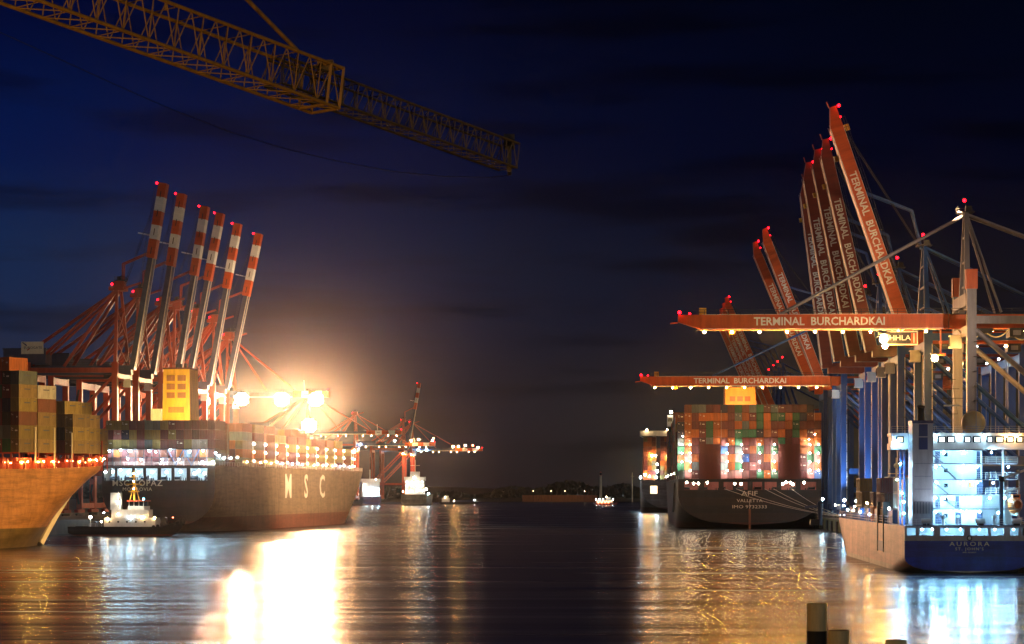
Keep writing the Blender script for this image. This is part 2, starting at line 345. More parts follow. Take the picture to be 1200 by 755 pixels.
def stern_band(root, x0, x1, B, z0, z1, zo0, zo1, openings, m, L_side, sides=(1, -1), name='stern_bulwark', th=.3):
    """plated band with real openings across the stern plus solid side plating"""
    mb = MB()
    mb.box((x0, -B/2, z0+.002), (x0+th, B/2, zo0), m); mb.box((x0, -B/2, zo1), (x0+th, B/2, z1), m)
    ys = sorted(openings); y = -B/2
    for a, b in ys: 
        mb.box((x0, y, zo0+.001), (x0+th, a, zo1-.001), m)
        # chamfer-like knees in the corners
        y = b
    mb.box((x0, y, zo0+.001), (x0+th, B/2, zo1-.001), m)
    for s in sides:
        mb.box((x0+th+.01, s*(B/2-th) if s > 0 else -B/2, z0+.002), (L_side, B/2 if s > 0 else -B/2+th, z1), m)
    return mb.build(name, root)
def rail(mb, pts, h, m, r=.05, post=2.5, n=3, pr=None):
    for a, b in zip(pts, pts[1:]):
        a = Vector(a); b = Vector(b); d = (b-a).length; k = max(1, int(d/post))
        for i in range(n): 
            z = Vector((0, 0, h*(i+1)/n)); mb.bar(a+z, b+z, r*2, r*2, m)
        for i in range(k+1):
            p = a.lerp(b, i/k); mb.bar(p, p+Vector((0,0,h)), (pr or r)*2, (pr or r)*2, m)

# containers ---------------------------------------------------------
CMESH = {}
CNT_M = mat('container_hardware', (.12, .11, .1), .5, .4)
def cont_mesh(key, l=6.06, w=2.42, h=2.66, marked=False):
    k = (key, l, w, h, marked)
    if k in CMESH: return CMESH[k]
    mb = MB(); m = CMAT[key]; f = .09
    mb.box((f, f, f), (l-f, w-f, h-f*.5), m)                       # corrugated panels, set in
    for x in (0, l-.16):
        for y in (0, w-.16): mb.box((x, y, .14), (x+.16, y+.16, h-.14), m)   # corner posts
    for z0, z1 in ((0, .14), (h-.14, h)):
        for y in (0, w-.16): mb.box((0, y, z0), (l, y+.16, z1), m)
        for x in (0, l-.16): mb.box((x, .161, z0), (x+.16, w-.161, z1), m)
    n = int(l/.55)                                                 # pressed side ribs
    for i in range(n):
        x = .3+i*(l-.6)/(n-1); 
        for y0, y1 in ((.03, f-.001), (w-f+.001, w-.03)): mb.box((x-.09, y0, .15), (x+.09, y1, h-.15), m)
    for x0, x1 in ((-.02, f-.001),):                               # door leaves' locking bars
        for y in (.45, .85, w-.85, w-.45): mb.box((.02, y-.03, .1), (f-.001, y+.03, h-.1), CNT_M)
        mb.box((.03, w/2-.02, .14), (f-.001, w/2+.02, h-.14), CNT_M)
        if marked:
            q = (ord(key)*7) % 3
            for r_ in range(2+q): mb.box((.04, w-.4-.28*(r_ % 2), h-.55-r_*.22), (f-.005, w-.25, h-.45-r_*.22), MT['letter'])
            mb.box((.04, .5, h*.55), (f-.005, .5+.25*(q+1), h*.55+.3), MT['letter'])
    if key in 'CYWK':                                              # faded marks on the long side
        mb.box((l*.30, .0, h*.62), (l*.62, .029, h*.70), MT['slate']); mb.box((l*.80, .0, h*.75), (l*.92, .029, h*.80), MT['slate'])
    o = mb.build('container'); me = o.data; bpy.data.objects.remove(o); CMESH[k] = me; return me
def container(key, M, label, group, dims=(6.06, 2.42, 2.66)):
    o = bpy.data.objects.new('container', cont_mesh(key, *dims, random.random() < .3)); COL.objects.link(o); o.matrix_world = M
    o['label'] = label; o['category'] = 'container'; o['group'] = group; return o
CNAME = dict(M='maroon', O='orange', G='green', B='bright blue', N='near-black navy', K='grey', T='rust brown', Y='olive yellow', P='pale pink', W='cream white', D='dark green', C='tan')
ORD = ['first','second','third','fourth','fifth','sixth','seventh','eighth','ninth','tenth','eleventh','twelfth','thirteenth','fourteenth','fifteenth','sixteenth','seventeenth','eighteenth','nineteenth','twentieth']
def stack_mass(name, boxes, label, root=None, seed=1, pal='MOTGKBYMTNP'):
    """uncountable inner/side container stacks as one object; boxes: (x,y,z,l,w,h)"""
    mb = MB(); rnd = random.Random(seed)
    for (x, y, z, l, w_, h) in boxes:
        mb.box((x+.02, y+.03, z+.02), (x+l-.02, y+w_-.03, z+h-.03), CMAT[rnd.choice(pal)])
    o = mb.build(name); 
    if root: o.matrix_world = root
    tag(o, label, 'containers', kind='stuff'); return o
def RM(loc, rz): return Matrix.Translation(Vector(loc)) @ Matrix.Rotation(rz, 4, 'Z')

def hull_open(root, P, nu, nv, zcut, mside, mtran, mdeck):
    """hull whose stern is open above zcut (a mooring deck); returns the height of the cut"""
    mb = MB(); w_ = nv+1
    vs = [p for r in P for p in r] + [(x, -y, z) for r in P for x, y, z in r]; o = len(P)*w_
    jc = min(range(w_), key=lambda j: abs(P[0][j][2]-zcut)); fp = []
    for i in range(nu):
        for j in range(nv):
            a, b, c, d = i*w_+j, (i+1)*w_+j, (i+1)*w_+j+1, i*w_+j+1
            fp.append((b, a, d, c)); fp.append((o+a, o+b, o+c, o+d))
    mb.add(vs, fp, mside, True)
    mb.add([(x-.0, y, z) for x, y, z in vs], [tuple([j for j in range(jc+1)] + [o+j for j in reversed(range(jc+1))])], mtran)
    mb.add(vs, [(i*w_+nv, (i+1)*w_+nv, o+(i+1)*w_+nv, o+i*w_+nv) for i in range(nu)], mdeck)
    mb.build('hull', root); return P[0][jc][2]
def mooring(root, B, zc, zt, depth, mwall, mfloor, n, seed):
    """floor, inner bulkhead, winches and bollards of an open mooring deck"""
    mb = MB(); mb.box((.35, -B/2+.4, zc-.15), (depth, B/2-.4, zc), mfloor); mb.box((depth, -B/2+.4, zc-.15), (depth+.3, B/2-.4, zt-.1), mwall)
    mb.build('mooring_deck', root); rnd = random.Random(seed)
    s = (zt-zc)/4
    for k in range(n):
        y = -B/2+B*(k+.5)/n; x = rnd.uniform(2, depth-3)
        w_ = MB(); w_.tube((x, y-1.1*s, zc+.8*s), (x, y+1.1*s, zc+.8*s), .45*s, MT['rope'], 10)
        for e in (-1.1, 1.1): w_.tube((x, y+e*s, zc+.8*s), (x, y+e*s+.12, zc+.8*s), .75*s, MT['dark'], 12)
        w_.box((x-.7*s, y-1.3*s, zc+.002), (x+.7*s, y+1.3*s, zc+.25*s), MT['dark']); w_.build('winch', root)
        b = MB()
        for e in (-.35, .35): b.tube((1.2, y+1.9*s+e, zc), (1.2, y+1.9*s+e, zc+.9*s), .17, MT['dark'], 8)
        b.build('bollard', root)

# ==== black container ship berthed on the right (stern towards us) ====
def right_ship():
    D0 = 775; rt = empty('container_ship', (at(878.5, 0, D0).x, D0, 0), R(87)); B = 48; zd = 16.65
    tag(rt, 'huge black container ship seen stern-on beside the right quay', 'container ship')
    hm = hull_mat('black_hull_plating', (.022, .024, .028), (.07, .02, .018), 2.1); 
    P, nu, nv = hull(330, B, zd, 3, 5, zr=1.2, zf=11.5, over=18)
    zc = hull_open(rt, P, nu, nv, 12.5, hm, hm, MT['maroon'])
    Y = lambda px: (878.5-px)/(F/D0)
    ops = [(Y(b), Y(a)) for a, b in ((802.2,819.1),(825.5,842.2),(848.2,858.9),(864,876),(882,893),(896,910),(915.4,932),(938,956))]
    stern_band(rt, 0, 0, B-.02, zc, zd-.002, zc+.25, zd-.95, ops, hm, .3, sides=())
    mooring(rt, B, zc, zd, 9, MT['pink'], MT['pink'], 8, 4)
    for i, (px, py) in enumerate(((805,563.8),(813,565),(818.5,565),(829,564),(861,565.2),(868.5,565.5),(917,565.5),(921,563.5),(926,564),(929,566),(942,564))):
        mb = MB(); mb.lamp((.05, Y(px), H+(HY-py)/F*D0-.5), .42, EM['white']); mb.build('deck_lamp', rt)
    # lettering
    Mt = lambda y, z: frame((0,-1,0), (0,0,1), (-.03, y, z))
    text('AFIF', 2.3, Mt(0, H-(578.6-HY)/F*D0), MT['letter'], rt, sx=1.3)
    text('VALLETTA', 1.5, Mt(0, H-(587-HY)/F*D0), MT['letter'], rt, sx=1.25)
    text('IMO 9732333', 1.5, Mt(0, H-(594.2-HY)/F*D0), MT['letter'], rt, sx=1.4)
    mb = MB(); mb.box((-.6, -.35, -1), (-.02, .35, 6.6), MT['brown']); mb.bar((-.25,0,6.5),(-.1,0,9.5),.12,.12,MT['letter']); mb.build('rudder_head', rt)
    # screens left and right of the lamp bays
    zb = 16.9; tp = 2.78; cw = 2.42; x0 = 2.4
    for c0 in (3, 14):
        mb = MB(); ya = 24.2-c0*cw; mb.box((1.2, ya-3*cw+.06, zd+.01), (14, ya-.06, zb+4.15*tp), MT['maroon'])
        for k in range(1, 3): mb.box((1.17, ya-k*cw-.04, zd+.3), (1.2, ya-k*cw+.04, zb+4.1*tp), MT['maroon'])
        mb.build('engine_casing', rt)
    # lashing bridge with its lamps
    mb = MB()
    cols = [24.2-k*cw for k in range(21)]
    for k, y in enumerate(cols):
        if 3 < k < 6 or 14 < k < 17: continue
        mb.box((1.75, y-.07, zd), (2.0, y+.07, zb+4.2*tp), MT['dark'])
    for t in range(1, 5):
        for a, b in ((0,3),(6,14),(17,20)): mb.box((1.5, cols[b]+.1, zb+t*tp-.12), (2.3, cols[a]-.1, zb+t*tp), MT['dark'])
    lb = mb.build('lashing_bridge', rt)
    for px in (799.5, 809, 852.5, 869.5, 890.5, 907.5, 949, 959):
        for t, z in enumerate((28.6, 25.7, 22.8, 19.9)):
            if px == 799.5 and t > 2: continue
            m_ = MB(); m_.lamp((1.0, Y(px), z-.3), .3, EM['white']); lo = m_.build('lamp', lb); light('SPOT', 'lamp_light', (.6, Y(px)+.2, z-.3), 1500, (1, .93, .84), lo, .3, aim=(6, Y(px), z-1.2), cone=165, blend=.3)
    for px, py in ((800.5, 511), (955, 509), (948, 515)):
        m_ = MB(); m_.lamp((1.25, Y(px), H+(HY-py)/F*D0), .25, EM['soft']); m_.build('lamp', lb)
    for px, za, zb_ in ((845.5, 30, 40), (912, 36, 41), (954.5, 36, 40)):
        m_ = MB(); m_.box((2.05, Y(px)-.04, za), (2.15, Y(px)+.04, zb_), MT['rail']); m_.build('light_pole', lb)
    # funnel and far bridge
    mb = MB(); y0 = Y(871)
    for a, b, z0, z1 in ((5.6, 5.2, 30, 48.4),):
        mb.add([(20,y0-a,z0),(34,y0-a,z0),(34,y0+a,z0),(20,y0+a,z0),(20.5,y0-b,z1),(33,y0-b,z1),(33,y0+b,z1),(20.5,y0+b,z1)], [(3,2,1,0),(4,5,6,7),(0,1,5,4),(1,2,6,5),(2,3,7,6),(3,0,4,7)], MT['rooftan'])
    fn = mb.build('funnel', rt); light('SPOT', 'funnel_fill', (7, y0, 43.2), 16000, (1, .6, .2), rt, .4, aim=(20, y0, 46), cone=110)  # spot added to brighten the funnel
    mb = MB()
    for k in range(3): mb.box((20.1, y0-3.4+k*2.6, 43.6), (20.45, y0-1.5+k*2.6, 45.3), MT['orange'])
    mb.build('louvre', fn)
    mb = MB()
    for k in range(4): mb.tube((25+k, y0-3+k*2, 48.4), (25+k, y0-3+k*2, 50), .4, MT['dark'], 8)
    mb.build('exhaust', fn)
    mb = MB(); mb.box((145, -22, 17.2), (157, 22, 40), MT['white']); mb.box((146, -25.5, 38.5), (153, 25.5, 43), MT['white'])
    dh = mb.build('deckhouse', rt)
    mb = MB(); 
    for k in range(20): mb.box((145.9, -24+k*2.5, 40.4), (145.98, -22.3+k*2.5, 42), MT['glass'])
    mb.build('window', dh)
    mb = MB(); mb.lamp((145, 24, 44.2), .6, EM['white']); mb.build('lamp', dh)
    for x in (60, 120, 200, 260):
        m_ = MB(); m_.lamp((x, 24.1, 19), .4, EM['white']); m_.build('lamp', rt)
    mb = MB(); rail(mb, [(0.2, 23.9, zd), (200, 23.9, zd)], 1.1, MT['rail'], .04, 6); mb.build('railing', rt)
    # boot of the port side: accommodation ladder
    mb = MB(); mb.bar((40, 24.4, 15.5), (56, 24.6, 5), .7, .15, MT['rail']); rail(mb, [(40,24.4,15.5),(56,24.6,5)], 1, MT['rail'], .04, 2); mb.build('gangway', rt)
    # containers of the aftermost bay, one object each
    grid = ['.TKKMMNMGTKGTKMMMTN.', 'MOMOOOOMKOMGOGGOGNTO', 'NOMMGOMMOKOGOMMOGMMM', 'NOOMGOOMGGGNOMOMGOMO', 'KOMMKOMOGMMOMMGMMOOO',
            'GOM...BMKMOGMG...OOG', 'OPO...POPBMMOP...MGP', 'GOK...KOGMPMMO...MPO', 'KPM...PPPPMGOG...MPB']
    MW = RM(rt.location, R(87))
    for r, row in enumerate(grid):
        for c, k in enumerate(row):
            if k == '.': continue
            y = 24.2-(c+1)*cw+.03; z = zb+(8-r)*tp
            if c == 0: z -= .25
            container(k, MW @ Matrix.Translation((x0+random.uniform(0, .25), y, z)), f"{CNAME[k]} container, {ORD[c]} column from left, {ORD[r]} tier down, black ship's stern wall",
                      'containers in the stern wall of the black ship', (12.2, 2.3, 2.66))
    bx = []
    rnd = random.Random(5); x = 38
    while x < 300:
        if not (140 < x < 158):
            hw = 10 if x < 230 else 10 - int((x-230)/8)
            n = int(rnd.choice((7, 8, 8, 9)) if x < 250 else 6)
            for c in range(-hw, hw):
                if c not in (-hw, -hw+1, hw-1, hw-2): continue
                for t in range(n): bx.append((x, c*cw, zb+t*tp, 12.2, cw, tp))
            bx.append((x, (-hw+2)*cw, zb, 12.2, (2*hw-4)*cw, n*tp))
        x += 14.2
    stack_mass('stacked_containers', bx, 'stacked containers running forward along the black ship', MW, 8)
    # mooring lines
    for k, (ya, dx) in enumerate(((8.5, 10), (4.5, 14), (-5, 22), (-8, 6), (-14, 2))):
        m_ = MB(); a = MW @ Vector((-.1, ya, zc+.6)); b = Vector((Xq(765-k*4)+1.5, 752-k*7, QZ+.5)); pts = []
        for i in range(13):
            t = i/12; p = a.lerp(b, t); p.z -= 1.6*4*t*(1-t)*.6; pts.append(p)
        m_.path(pts, .07, MT['rail'], 4); o = m_.build('mooring_line')
        tag(o, ['longest mooring rope, fixed farthest left on the black stern', 'second longest mooring rope from the middle left of the black stern', 'mooring rope leaving the black stern just right of its centre',
                'mooring rope leaving the black stern right of centre, above the shortest', 'shortest and steepest mooring rope from the right of the black stern'][k], 'rope', 'mooring ropes of the black ship')
right_ship()

# ==== dark container ship on the left with big side letters ====
def left_big_ship():
    D0 = 705; rz = R(82); rt = empty('container_ship', (at(185.5, 0, D0).x, D0, 0), rz); B = 35.6; zd = 20.4
    tag(rt, 'grey-brown container ship with large side letters, tugboat at its stern', 'container ship')
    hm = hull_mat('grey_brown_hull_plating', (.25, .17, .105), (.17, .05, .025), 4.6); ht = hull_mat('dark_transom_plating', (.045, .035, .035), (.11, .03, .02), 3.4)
    P, nu, nv = hull(266, B, zd, 1.2, 5, zr=1.5, zf=13, over=17, stern=.2, ent0=.3, ent1=.24)
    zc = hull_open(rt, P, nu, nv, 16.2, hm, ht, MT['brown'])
    Y = lambda px: (185.5-px)/(F/D0)
    ops = [(Y(b), Y(a)) for a, b in ((119.8,132.7),(135.8,153.7),(157,167),(170.6,184.4),(188.7,201.3),(205,219.7),(224,244.7))]
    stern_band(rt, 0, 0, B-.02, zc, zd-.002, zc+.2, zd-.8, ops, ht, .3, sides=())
    mooring(rt, B, zc, zd, 8, MT['white'], MT['slate'], 7, 9)
    for px, py in ((121,549.5),(130,549),(139,547),(149,549.5),(161,550),(178,549.5),(195,549.5),(212,549),(229,551),(234,548.5),(241,551)):
        m_ = MB(); m_.lamp((.4, Y(px), H+(HY-py)/F*D0-1.0), .36, EM['cool']); m_.build('deck_lamp', rt)
    Mt = lambda y, z: frame((0,-1,0), (0,0,1), (-.03, y, z))
    text('MSC TOPAZ', 2.5, Mt(Y(160), H+(HY-566.6)/F*D0), MT['palew'], rt, sx=1.05, spacing=1.15, bold=.03)
    text('MONROVIA', 1.5, Mt(Y(160), H+(HY-573.6)/F*D0), MT['palew'], rt, sx=1.1, spacing=1.1)
    for ch, x in (('M', 95), ('S', 122), ('C', 148)):
        text(ch, 11.6, frame((1,0,0), (0,0,1), (x, -B/2-.06, 13.9)), MT['letter'], rt, sx=1.15, bold=.2)
    # lashing bridge on the stern
    cw = 2.48; z1 = 25.6; mb = MB(); half = 7*cw
    for k in range(15): y = half-k*cw; mb.box((1.0, y-.08, zd), (1.3, y+.08, z1), MT['dark'])
    mb.box((.6, -half, z1-.25), (3.4, half, z1-.002), MT['dark']); mb.box((.6, -half, zd+2.45), (3.4, half, zd+2.6), MT['dark'])
    for c in (8.1, 9.1, 10.1, 11.1): 
        a = half-c*cw; s = 1 if c in (8.1, 10.1) else -1
        mb.bar((.9, a, z1-.1 if s > 0 else zd+.1), (.9, a-cw, zd+.1 if s > 0 else z1-.1), .35, .3, MT['slate'])
    rail(mb, [(.7, half, zd+.02), (.7, -half, zd+.02)], 1.1, MT['rail'], .035, 3)
    lb = mb.build('lashing_bridge', rt)
    for px, py in ((126,527),(139.5,526),(152,527),(148,536),(164,537),(182,528),(199.5,526),(190,537),(210,537),(223,528),(239,527),(238,540),(251,540),(174,527)):
        m_ = MB(); m_.lamp((.3, Y(px), H+(HY-py)/F*D0-.4), .3, EM['cool'] if px != 182 else EM['white']); lo = m_.build('lamp', lb); light('SPOT', 'lamp_light', (-.3, Y(px), H+(HY-py)/F*D0-.4), 1500, (.75, .9, 1), lo, .3, aim=(6, Y(px), H+(HY-py)/F*D0-1.5), cone=160, blend=.3)
    MW = RM(rt.location, rz)
    g = ['YYYMMKKYMMTMTM', 'MPNYMYYMYMTMMM', 'YYYYMKYMMMYWWM']
    for r, row in enumerate(g):
        for c, k in enumerate(row):
            container(k, MW @ Matrix.Translation((1.8+random.uniform(0,.3), half-(c+1)*cw+.03, z1+(2-r)*2.95)), f"{CNAME[k]} container, {ORD[c]} column from the left, {['top','middle','bottom'][r]} tier above tugboat",
                      'containers on the stern of the lettered ship', (12.2, 2.38, 2.83))
    bx = []
    for c in range(14):
        for t in range(2): bx.append((2.2, half-(c+1)*cw, zd+.02+t*2.55, 12.2, cw, 2.5))
    bx.append((15.5, -half, zd+.02, 3.0, 2*half, 13))
    rnd = random.Random(12); x = 35; tops = []
    while x < 238:
        hw = 7 if x < 185 else 7-int((x-180)/13)
        n = 5 if x < 120 else 4 if x < 175 else 3
        if rnd.random() < .3: n -= 1
        for c in range(-hw, hw):
            for t in range(n):
                if c < -hw+2 or t == n-1: bx.append((x, c*cw, zd+.3+t*2.75, 12.2, cw, 2.7))
        bx.append((x, (-hw+2)*cw, zd+.3, 12.2, (2*hw-2)*cw, (n-1)*2.75)); tops.append((x, hw, n)); x += 15.4
    stack_mass('stacked_containers', bx, 'stacked containers along the deck of the lettered ship', MW, 31, 'MTMTYCOMTK')
    # cross-deck lashing bridges with lamps between the bays
    rnd = random.Random(2)
    for x, hw, n in tops:
        mb = MB(); w_ = hw*cw
        for k in range(2*hw+1):
            if k % 2 == 0: mb.box((x+12.9, -w_+k*cw-.1, zd), (x+13.3, -w_+k*cw+.1, zd+8.3), MT['white'])
        for zz in (2.7, 5.5, 8.2): mb.box((x+12.6, -w_, zd+zz), (x+14.6, w_, zd+zz+.15), MT['white'])
        l_ = mb.build('lashing_bridge', rt)
        for zz in (2.0, 4.9, 7.6):
            m_ = MB(); m_.lamp((x+13.8, -w_-.2, zd+zz), .3, EM['softc'] if rnd.random() < .4 else EM['deckw']); m_.build('lamp', l_)
        m_ = MB(); m_.lamp((x+5+rnd.uniform(-2,2), -w_-.6, zd+1.6), .24, EM['softc'] if rnd.random() < .6 else EM['deckw']); m_.build('deck_lamp', rt)
    for x in (2, 6, 12, 20, 28):
        m_ = MB(); m_.lamp((x, -B/2+.3, zd+rnd.uniform(1,4)), .26, EM['cool']); m_.build('deck_lamp', rt)
    mb = MB(); pts = [(p[-1][0], -p[-1][1]+.15, p[-1][2]) for p in P if p[-1][0] > 1]
    for a, b in zip(pts, pts[1:]): rail(mb, [a, b], 1.15, MT['rail'], .05, 2.2)
    mb.build('railing', rt)
    # funnel (lit yellow block) with windows and louvre
    y0 = 0.3; mb = MB(); a, b = 4.75, 4.25
    mb.add([(20,y0-a,zd),(31,y0-a,zd),(31,y0+a,zd),(20,y0+a,zd),(20.6,y0-b,51),(30,y0-b,51),(30,y0+b,51),(20.6,y0+b,51)], [(3,2,1,0),(4,5,6,7),(0,1,5,4),(1,2,6,5),(2,3,7,6),(3,0,4,7)], MT['yellow'])
    mb.box((20.3, y0-b-.15, 51.01), (30.3, y0+b+.15, 51.5), MT['maroon']); fn = mb.build('funnel', rt)
    for r in range(3):
        for s in (-1, 1):
            m_ = MB(); yy = y0+s*1.75; m_.box((20.15, yy-1.3, 41.9+r*2.7), (20.6, yy+1.3, 43.7+r*2.7), MT['brown']); m_.build('window', fn)
    m_ = MB()
    for k in range(6): m_.box((19.98, y0-2.5, 37.4+k*.3), (20.4, y0+2.5, 37.58+k*.3), MT['maroon'])
    m_.build('louvre', fn)
    for k in range(3):
        m_ = MB(); m_.tube((24+k*2, y0-2+k*2, 51.5), (24+k*2, y0-2+k*2, 53), .45, MT['dark'], 8); m_.build('exhaust', fn)
    mb = MB(); mb.box((21, y0+5.2, zd), (27, y0+8.5, 38.6), MT['white']); mb.build('deckhouse', rt)
    # lit deckhouse near the bow
    mb = MB(); mb.box((217, -9, zd+.3), (220, 9, zd+9.5), MT['white']); dh = mb.build('breakwater', rt)
    mb = MB(); mb.tube((250, 0, zd), (250, 0, zd+13), .35, MT['white'], 8, .2); mb.bar((250,-2,zd+10),(250,2,zd+10),.2,.2,MT['white']); fm = mb.build('foremast', rt)
    light('SPOT', 'funnel_fill', (5, y0-3, 37.5), 26000, (1, .66, .14), rt, .4, cone=110).rotation_euler = (R(96), 0, R(-82))  # added fill spot for the funnel, no lamp head
left_big_ship()

# ==== near left ship: only its bow is in the picture ====
TH = R(60)
def near_left_ship():
    hx, hy = math.cos(TH), math.sin(TH); tip = Vector((-102.6, 556.5, 0)); Ls = 225
    rt = empty('container_ship', tuple(tip-Vector((hx, hy, 0))*Ls), TH); B = 32; zd = 17.6
    tag(rt, 'orange-brown container ship cut by the frame edge, bow pointing right', 'container ship')
    hm = hull_mat('rusty_orange_hull_plating', (.52, .25, .09), (.16, .11, .045), 4.4, rough=.42)
    P, nu, nv = hull(Ls, B, zd, 1.6, 4, zr=1.2, zf=10, over=18, ent0=.17, ent1=.10, flare=.74)
    zc = hull_obj(rt, P, nu, nv, hm, hm, MT['red'])
    mb = MB()  # pale bow bar: a highlight put into its colour
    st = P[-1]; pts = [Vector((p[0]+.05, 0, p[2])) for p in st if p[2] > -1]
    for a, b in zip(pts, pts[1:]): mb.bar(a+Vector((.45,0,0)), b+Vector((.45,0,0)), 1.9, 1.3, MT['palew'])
    mb.build('stem_highlight', rt)
    mb = MB(); pts = [(p[-1][0], -p[-1][1]+.15, p[-1][2]) for p in P if p[-1][0] > 120]
    for a, b in zip(pts, pts[1:]): rail(mb, [a, b], 1.2, MT['red'], .07, 1.6, pr=.1)
    mb.build('railing', rt)
    mb = MB(); rnd = random.Random(3)  # lashing gear, ventilators and hatch coamings along the deck edge
    for p in P:
        if p[-1][0] < 130 or p[-1][1] < 3: continue
        x, y, z = p[-1]; h = rnd.uniform(1.4, 2.7)
        mb.box((x-.5, -y+1.2, z), (x+.6, -y+2.2, z+h), MT['red']); mb.tube((x+2, -y+2, z), (x+2, -y+2, z+h*.9), .35, MT['pink'], 7)
        mb.box((x-2.5, -y+2.6, z), (x+2.5, -y+3.2, z+1.8), MT['red'])
    mb.build('deck_gear', rt)
    for i, p in enumerate(P):
        x, y, z = p[-1]
        if x < 150 or y < 2: continue
        for dx in (0, 1.9):
            m_ = MB(); m_.lamp((x+dx, -y+.9, z+1.35+rnd.uniform(-.3,.3)), rnd.uniform(.1,.17), EM['redl'] if rnd.random() < .55 else EM['deckgold']); m_.build('deck_lamp', rt)
    mb = MB(); mb.box((Ls-70, -12, zd), (Ls-22, 12, zd+1.9), MT['red']); mb.build('hatch_coaming', rt)
    return rt
near_left_ship()
def bow_light():
    rt = [o for o in COL.objects if o.get('category') == 'container ship' and abs(o.location.y-705) < 1][0]
    M = rt.matrix_basis if False else RM(rt.location, R(82)); a = Vector((-.6, 9, 25)); b = M.inverted() @ Vector((-107, 548, 11))
    m_ = MB(); m_.lamp(tuple(a), .3, EM['cool']); m_.build('deck_lamp', rt); light('SPOT', 'bow_fill', tuple(a+Vector((-.6,0,-.2))), 6e5, (.9, .94, 1), rt, .5, aim=tuple(b), cone=6.5, blend=.4)  # lamp and narrow spot added to brighten the near bow
bow_light()
def left_boxes():
    ax = Vector((math.cos(TH), math.sin(TH), 0)); sb = Vector((math.sin(TH), -math.cos(TH), 0)); tip = Vector((-102.6, 556.5, 0))
    def solve(px, y):       # distance aft of the tip where the near lower corner shows at px
        best = min((abs((lambda p: 600+F*p.x/p.y)(tip-ax*s+sb*y)-px), s) for s in [k*.1 for k in range(50, 1400)]); return best[1]
    zb = 21.4; tp = 3.04; cw = 2.5
    plan = [  # name, px of aft corner, outboard y, [column tier colours outboard first]
        ('Frame-edge stack', 22, 15.0, ['CYTYCK', 'GKDNMD', 'MKMMGM', 'MDNMKM']),
        ('Bright-topped stack', 44.5, 15.0, ['CYCTW', 'MNDMK', 'KMDNM']),
        ('Stack after the gap', 85.5, 14.0, ['CYC', 'MDCY', 'MMDM', 'KDMM']),
        ('Stack towards the bow', 97, 12.0, ['CYC', 'DMCY', 'MDMM']),
        ('Lowest stack', 107, 10.0, ['CC', 'MM'])]
    ship = [o for o in COL.objects if o.get('category') == 'container ship' and o.location.y < 500][0]; Ls_ = 225
    for nm, px, y, cols in plan:
        s = solve(px, y)
        pm = MB()
        for x in (Ls_-s+.05, Ls_-s+5.7):
            for c in range(len(cols)+1): pm.box((x, -y+c*cw-.12 if c else -y+.02, 17.4), (x+.3, -y+c*cw+.12, zb-.3), MT['red'])
            pm.box((x, -y+.03, zb-.29), (x+.3, -y+len(cols)*cw-.03, zb-.01), MT['red'])
        pm.box((Ls_-s+.4, -y+1.2, 17.5), (Ls_-s+5.6, -y+len(cols)*cw, zb-1.2), MT['red']); pm.build('container_pedestal', ship)
        for c, col in enumerate(cols):
            for t, k in enumerate(col):
                p = tip-ax*s+sb*(y-c*cw); p.z = zb+t*tp
                side = 'outer row' if c == 0 else f'{ORD[c]} row inboard'
                container(k, RM(p, TH), f"{nm}: {CNAME[k]} container, {side}, {ORD[t]} tier up", 'containers on the near left ship', (6.06, 2.44, 2.98))
    s = solve(22, 15.0)
    for c in (0, 1, 2):
        p = tip-ax*(s+.4)+sb*(12.5-c*cw); p.z = zb+(6 if c else 6)*tp
        container('O', RM(p, TH), f"plain orange container on the roof of the frame-edge stack, {['nearest the harbour','in the middle','farthest inboard'][c]}", 'containers on the near left ship', (6.06, 2.44, 2.98))
    for k, (px, y) in enumerate(((41.5, 15.6), (64, 15.2), (84, 14.6), (119.5, 10.2))):
        s = solve(px, y); p = tip-ax*s+sb*y
        m_ = MB(); m_.box((-.12, -.12, 17.6), (.12, .12, 17.6+(9.5, 9.5, 8.5, 7)[k]), MT['palew'] if k < 3 else MT['red']); o = m_.build('lashing_post'); o.matrix_world = RM((p.x, p.y, 0), TH)
        tag(o, ['pale upright post right of the frame-edge stack', 'pale upright post beside the bright-topped stack', 'pale upright post right of the dark gap', 'red upright post at the end of the container rows'][k], 'post', 'lashing posts on the near left ship')
left_boxes()

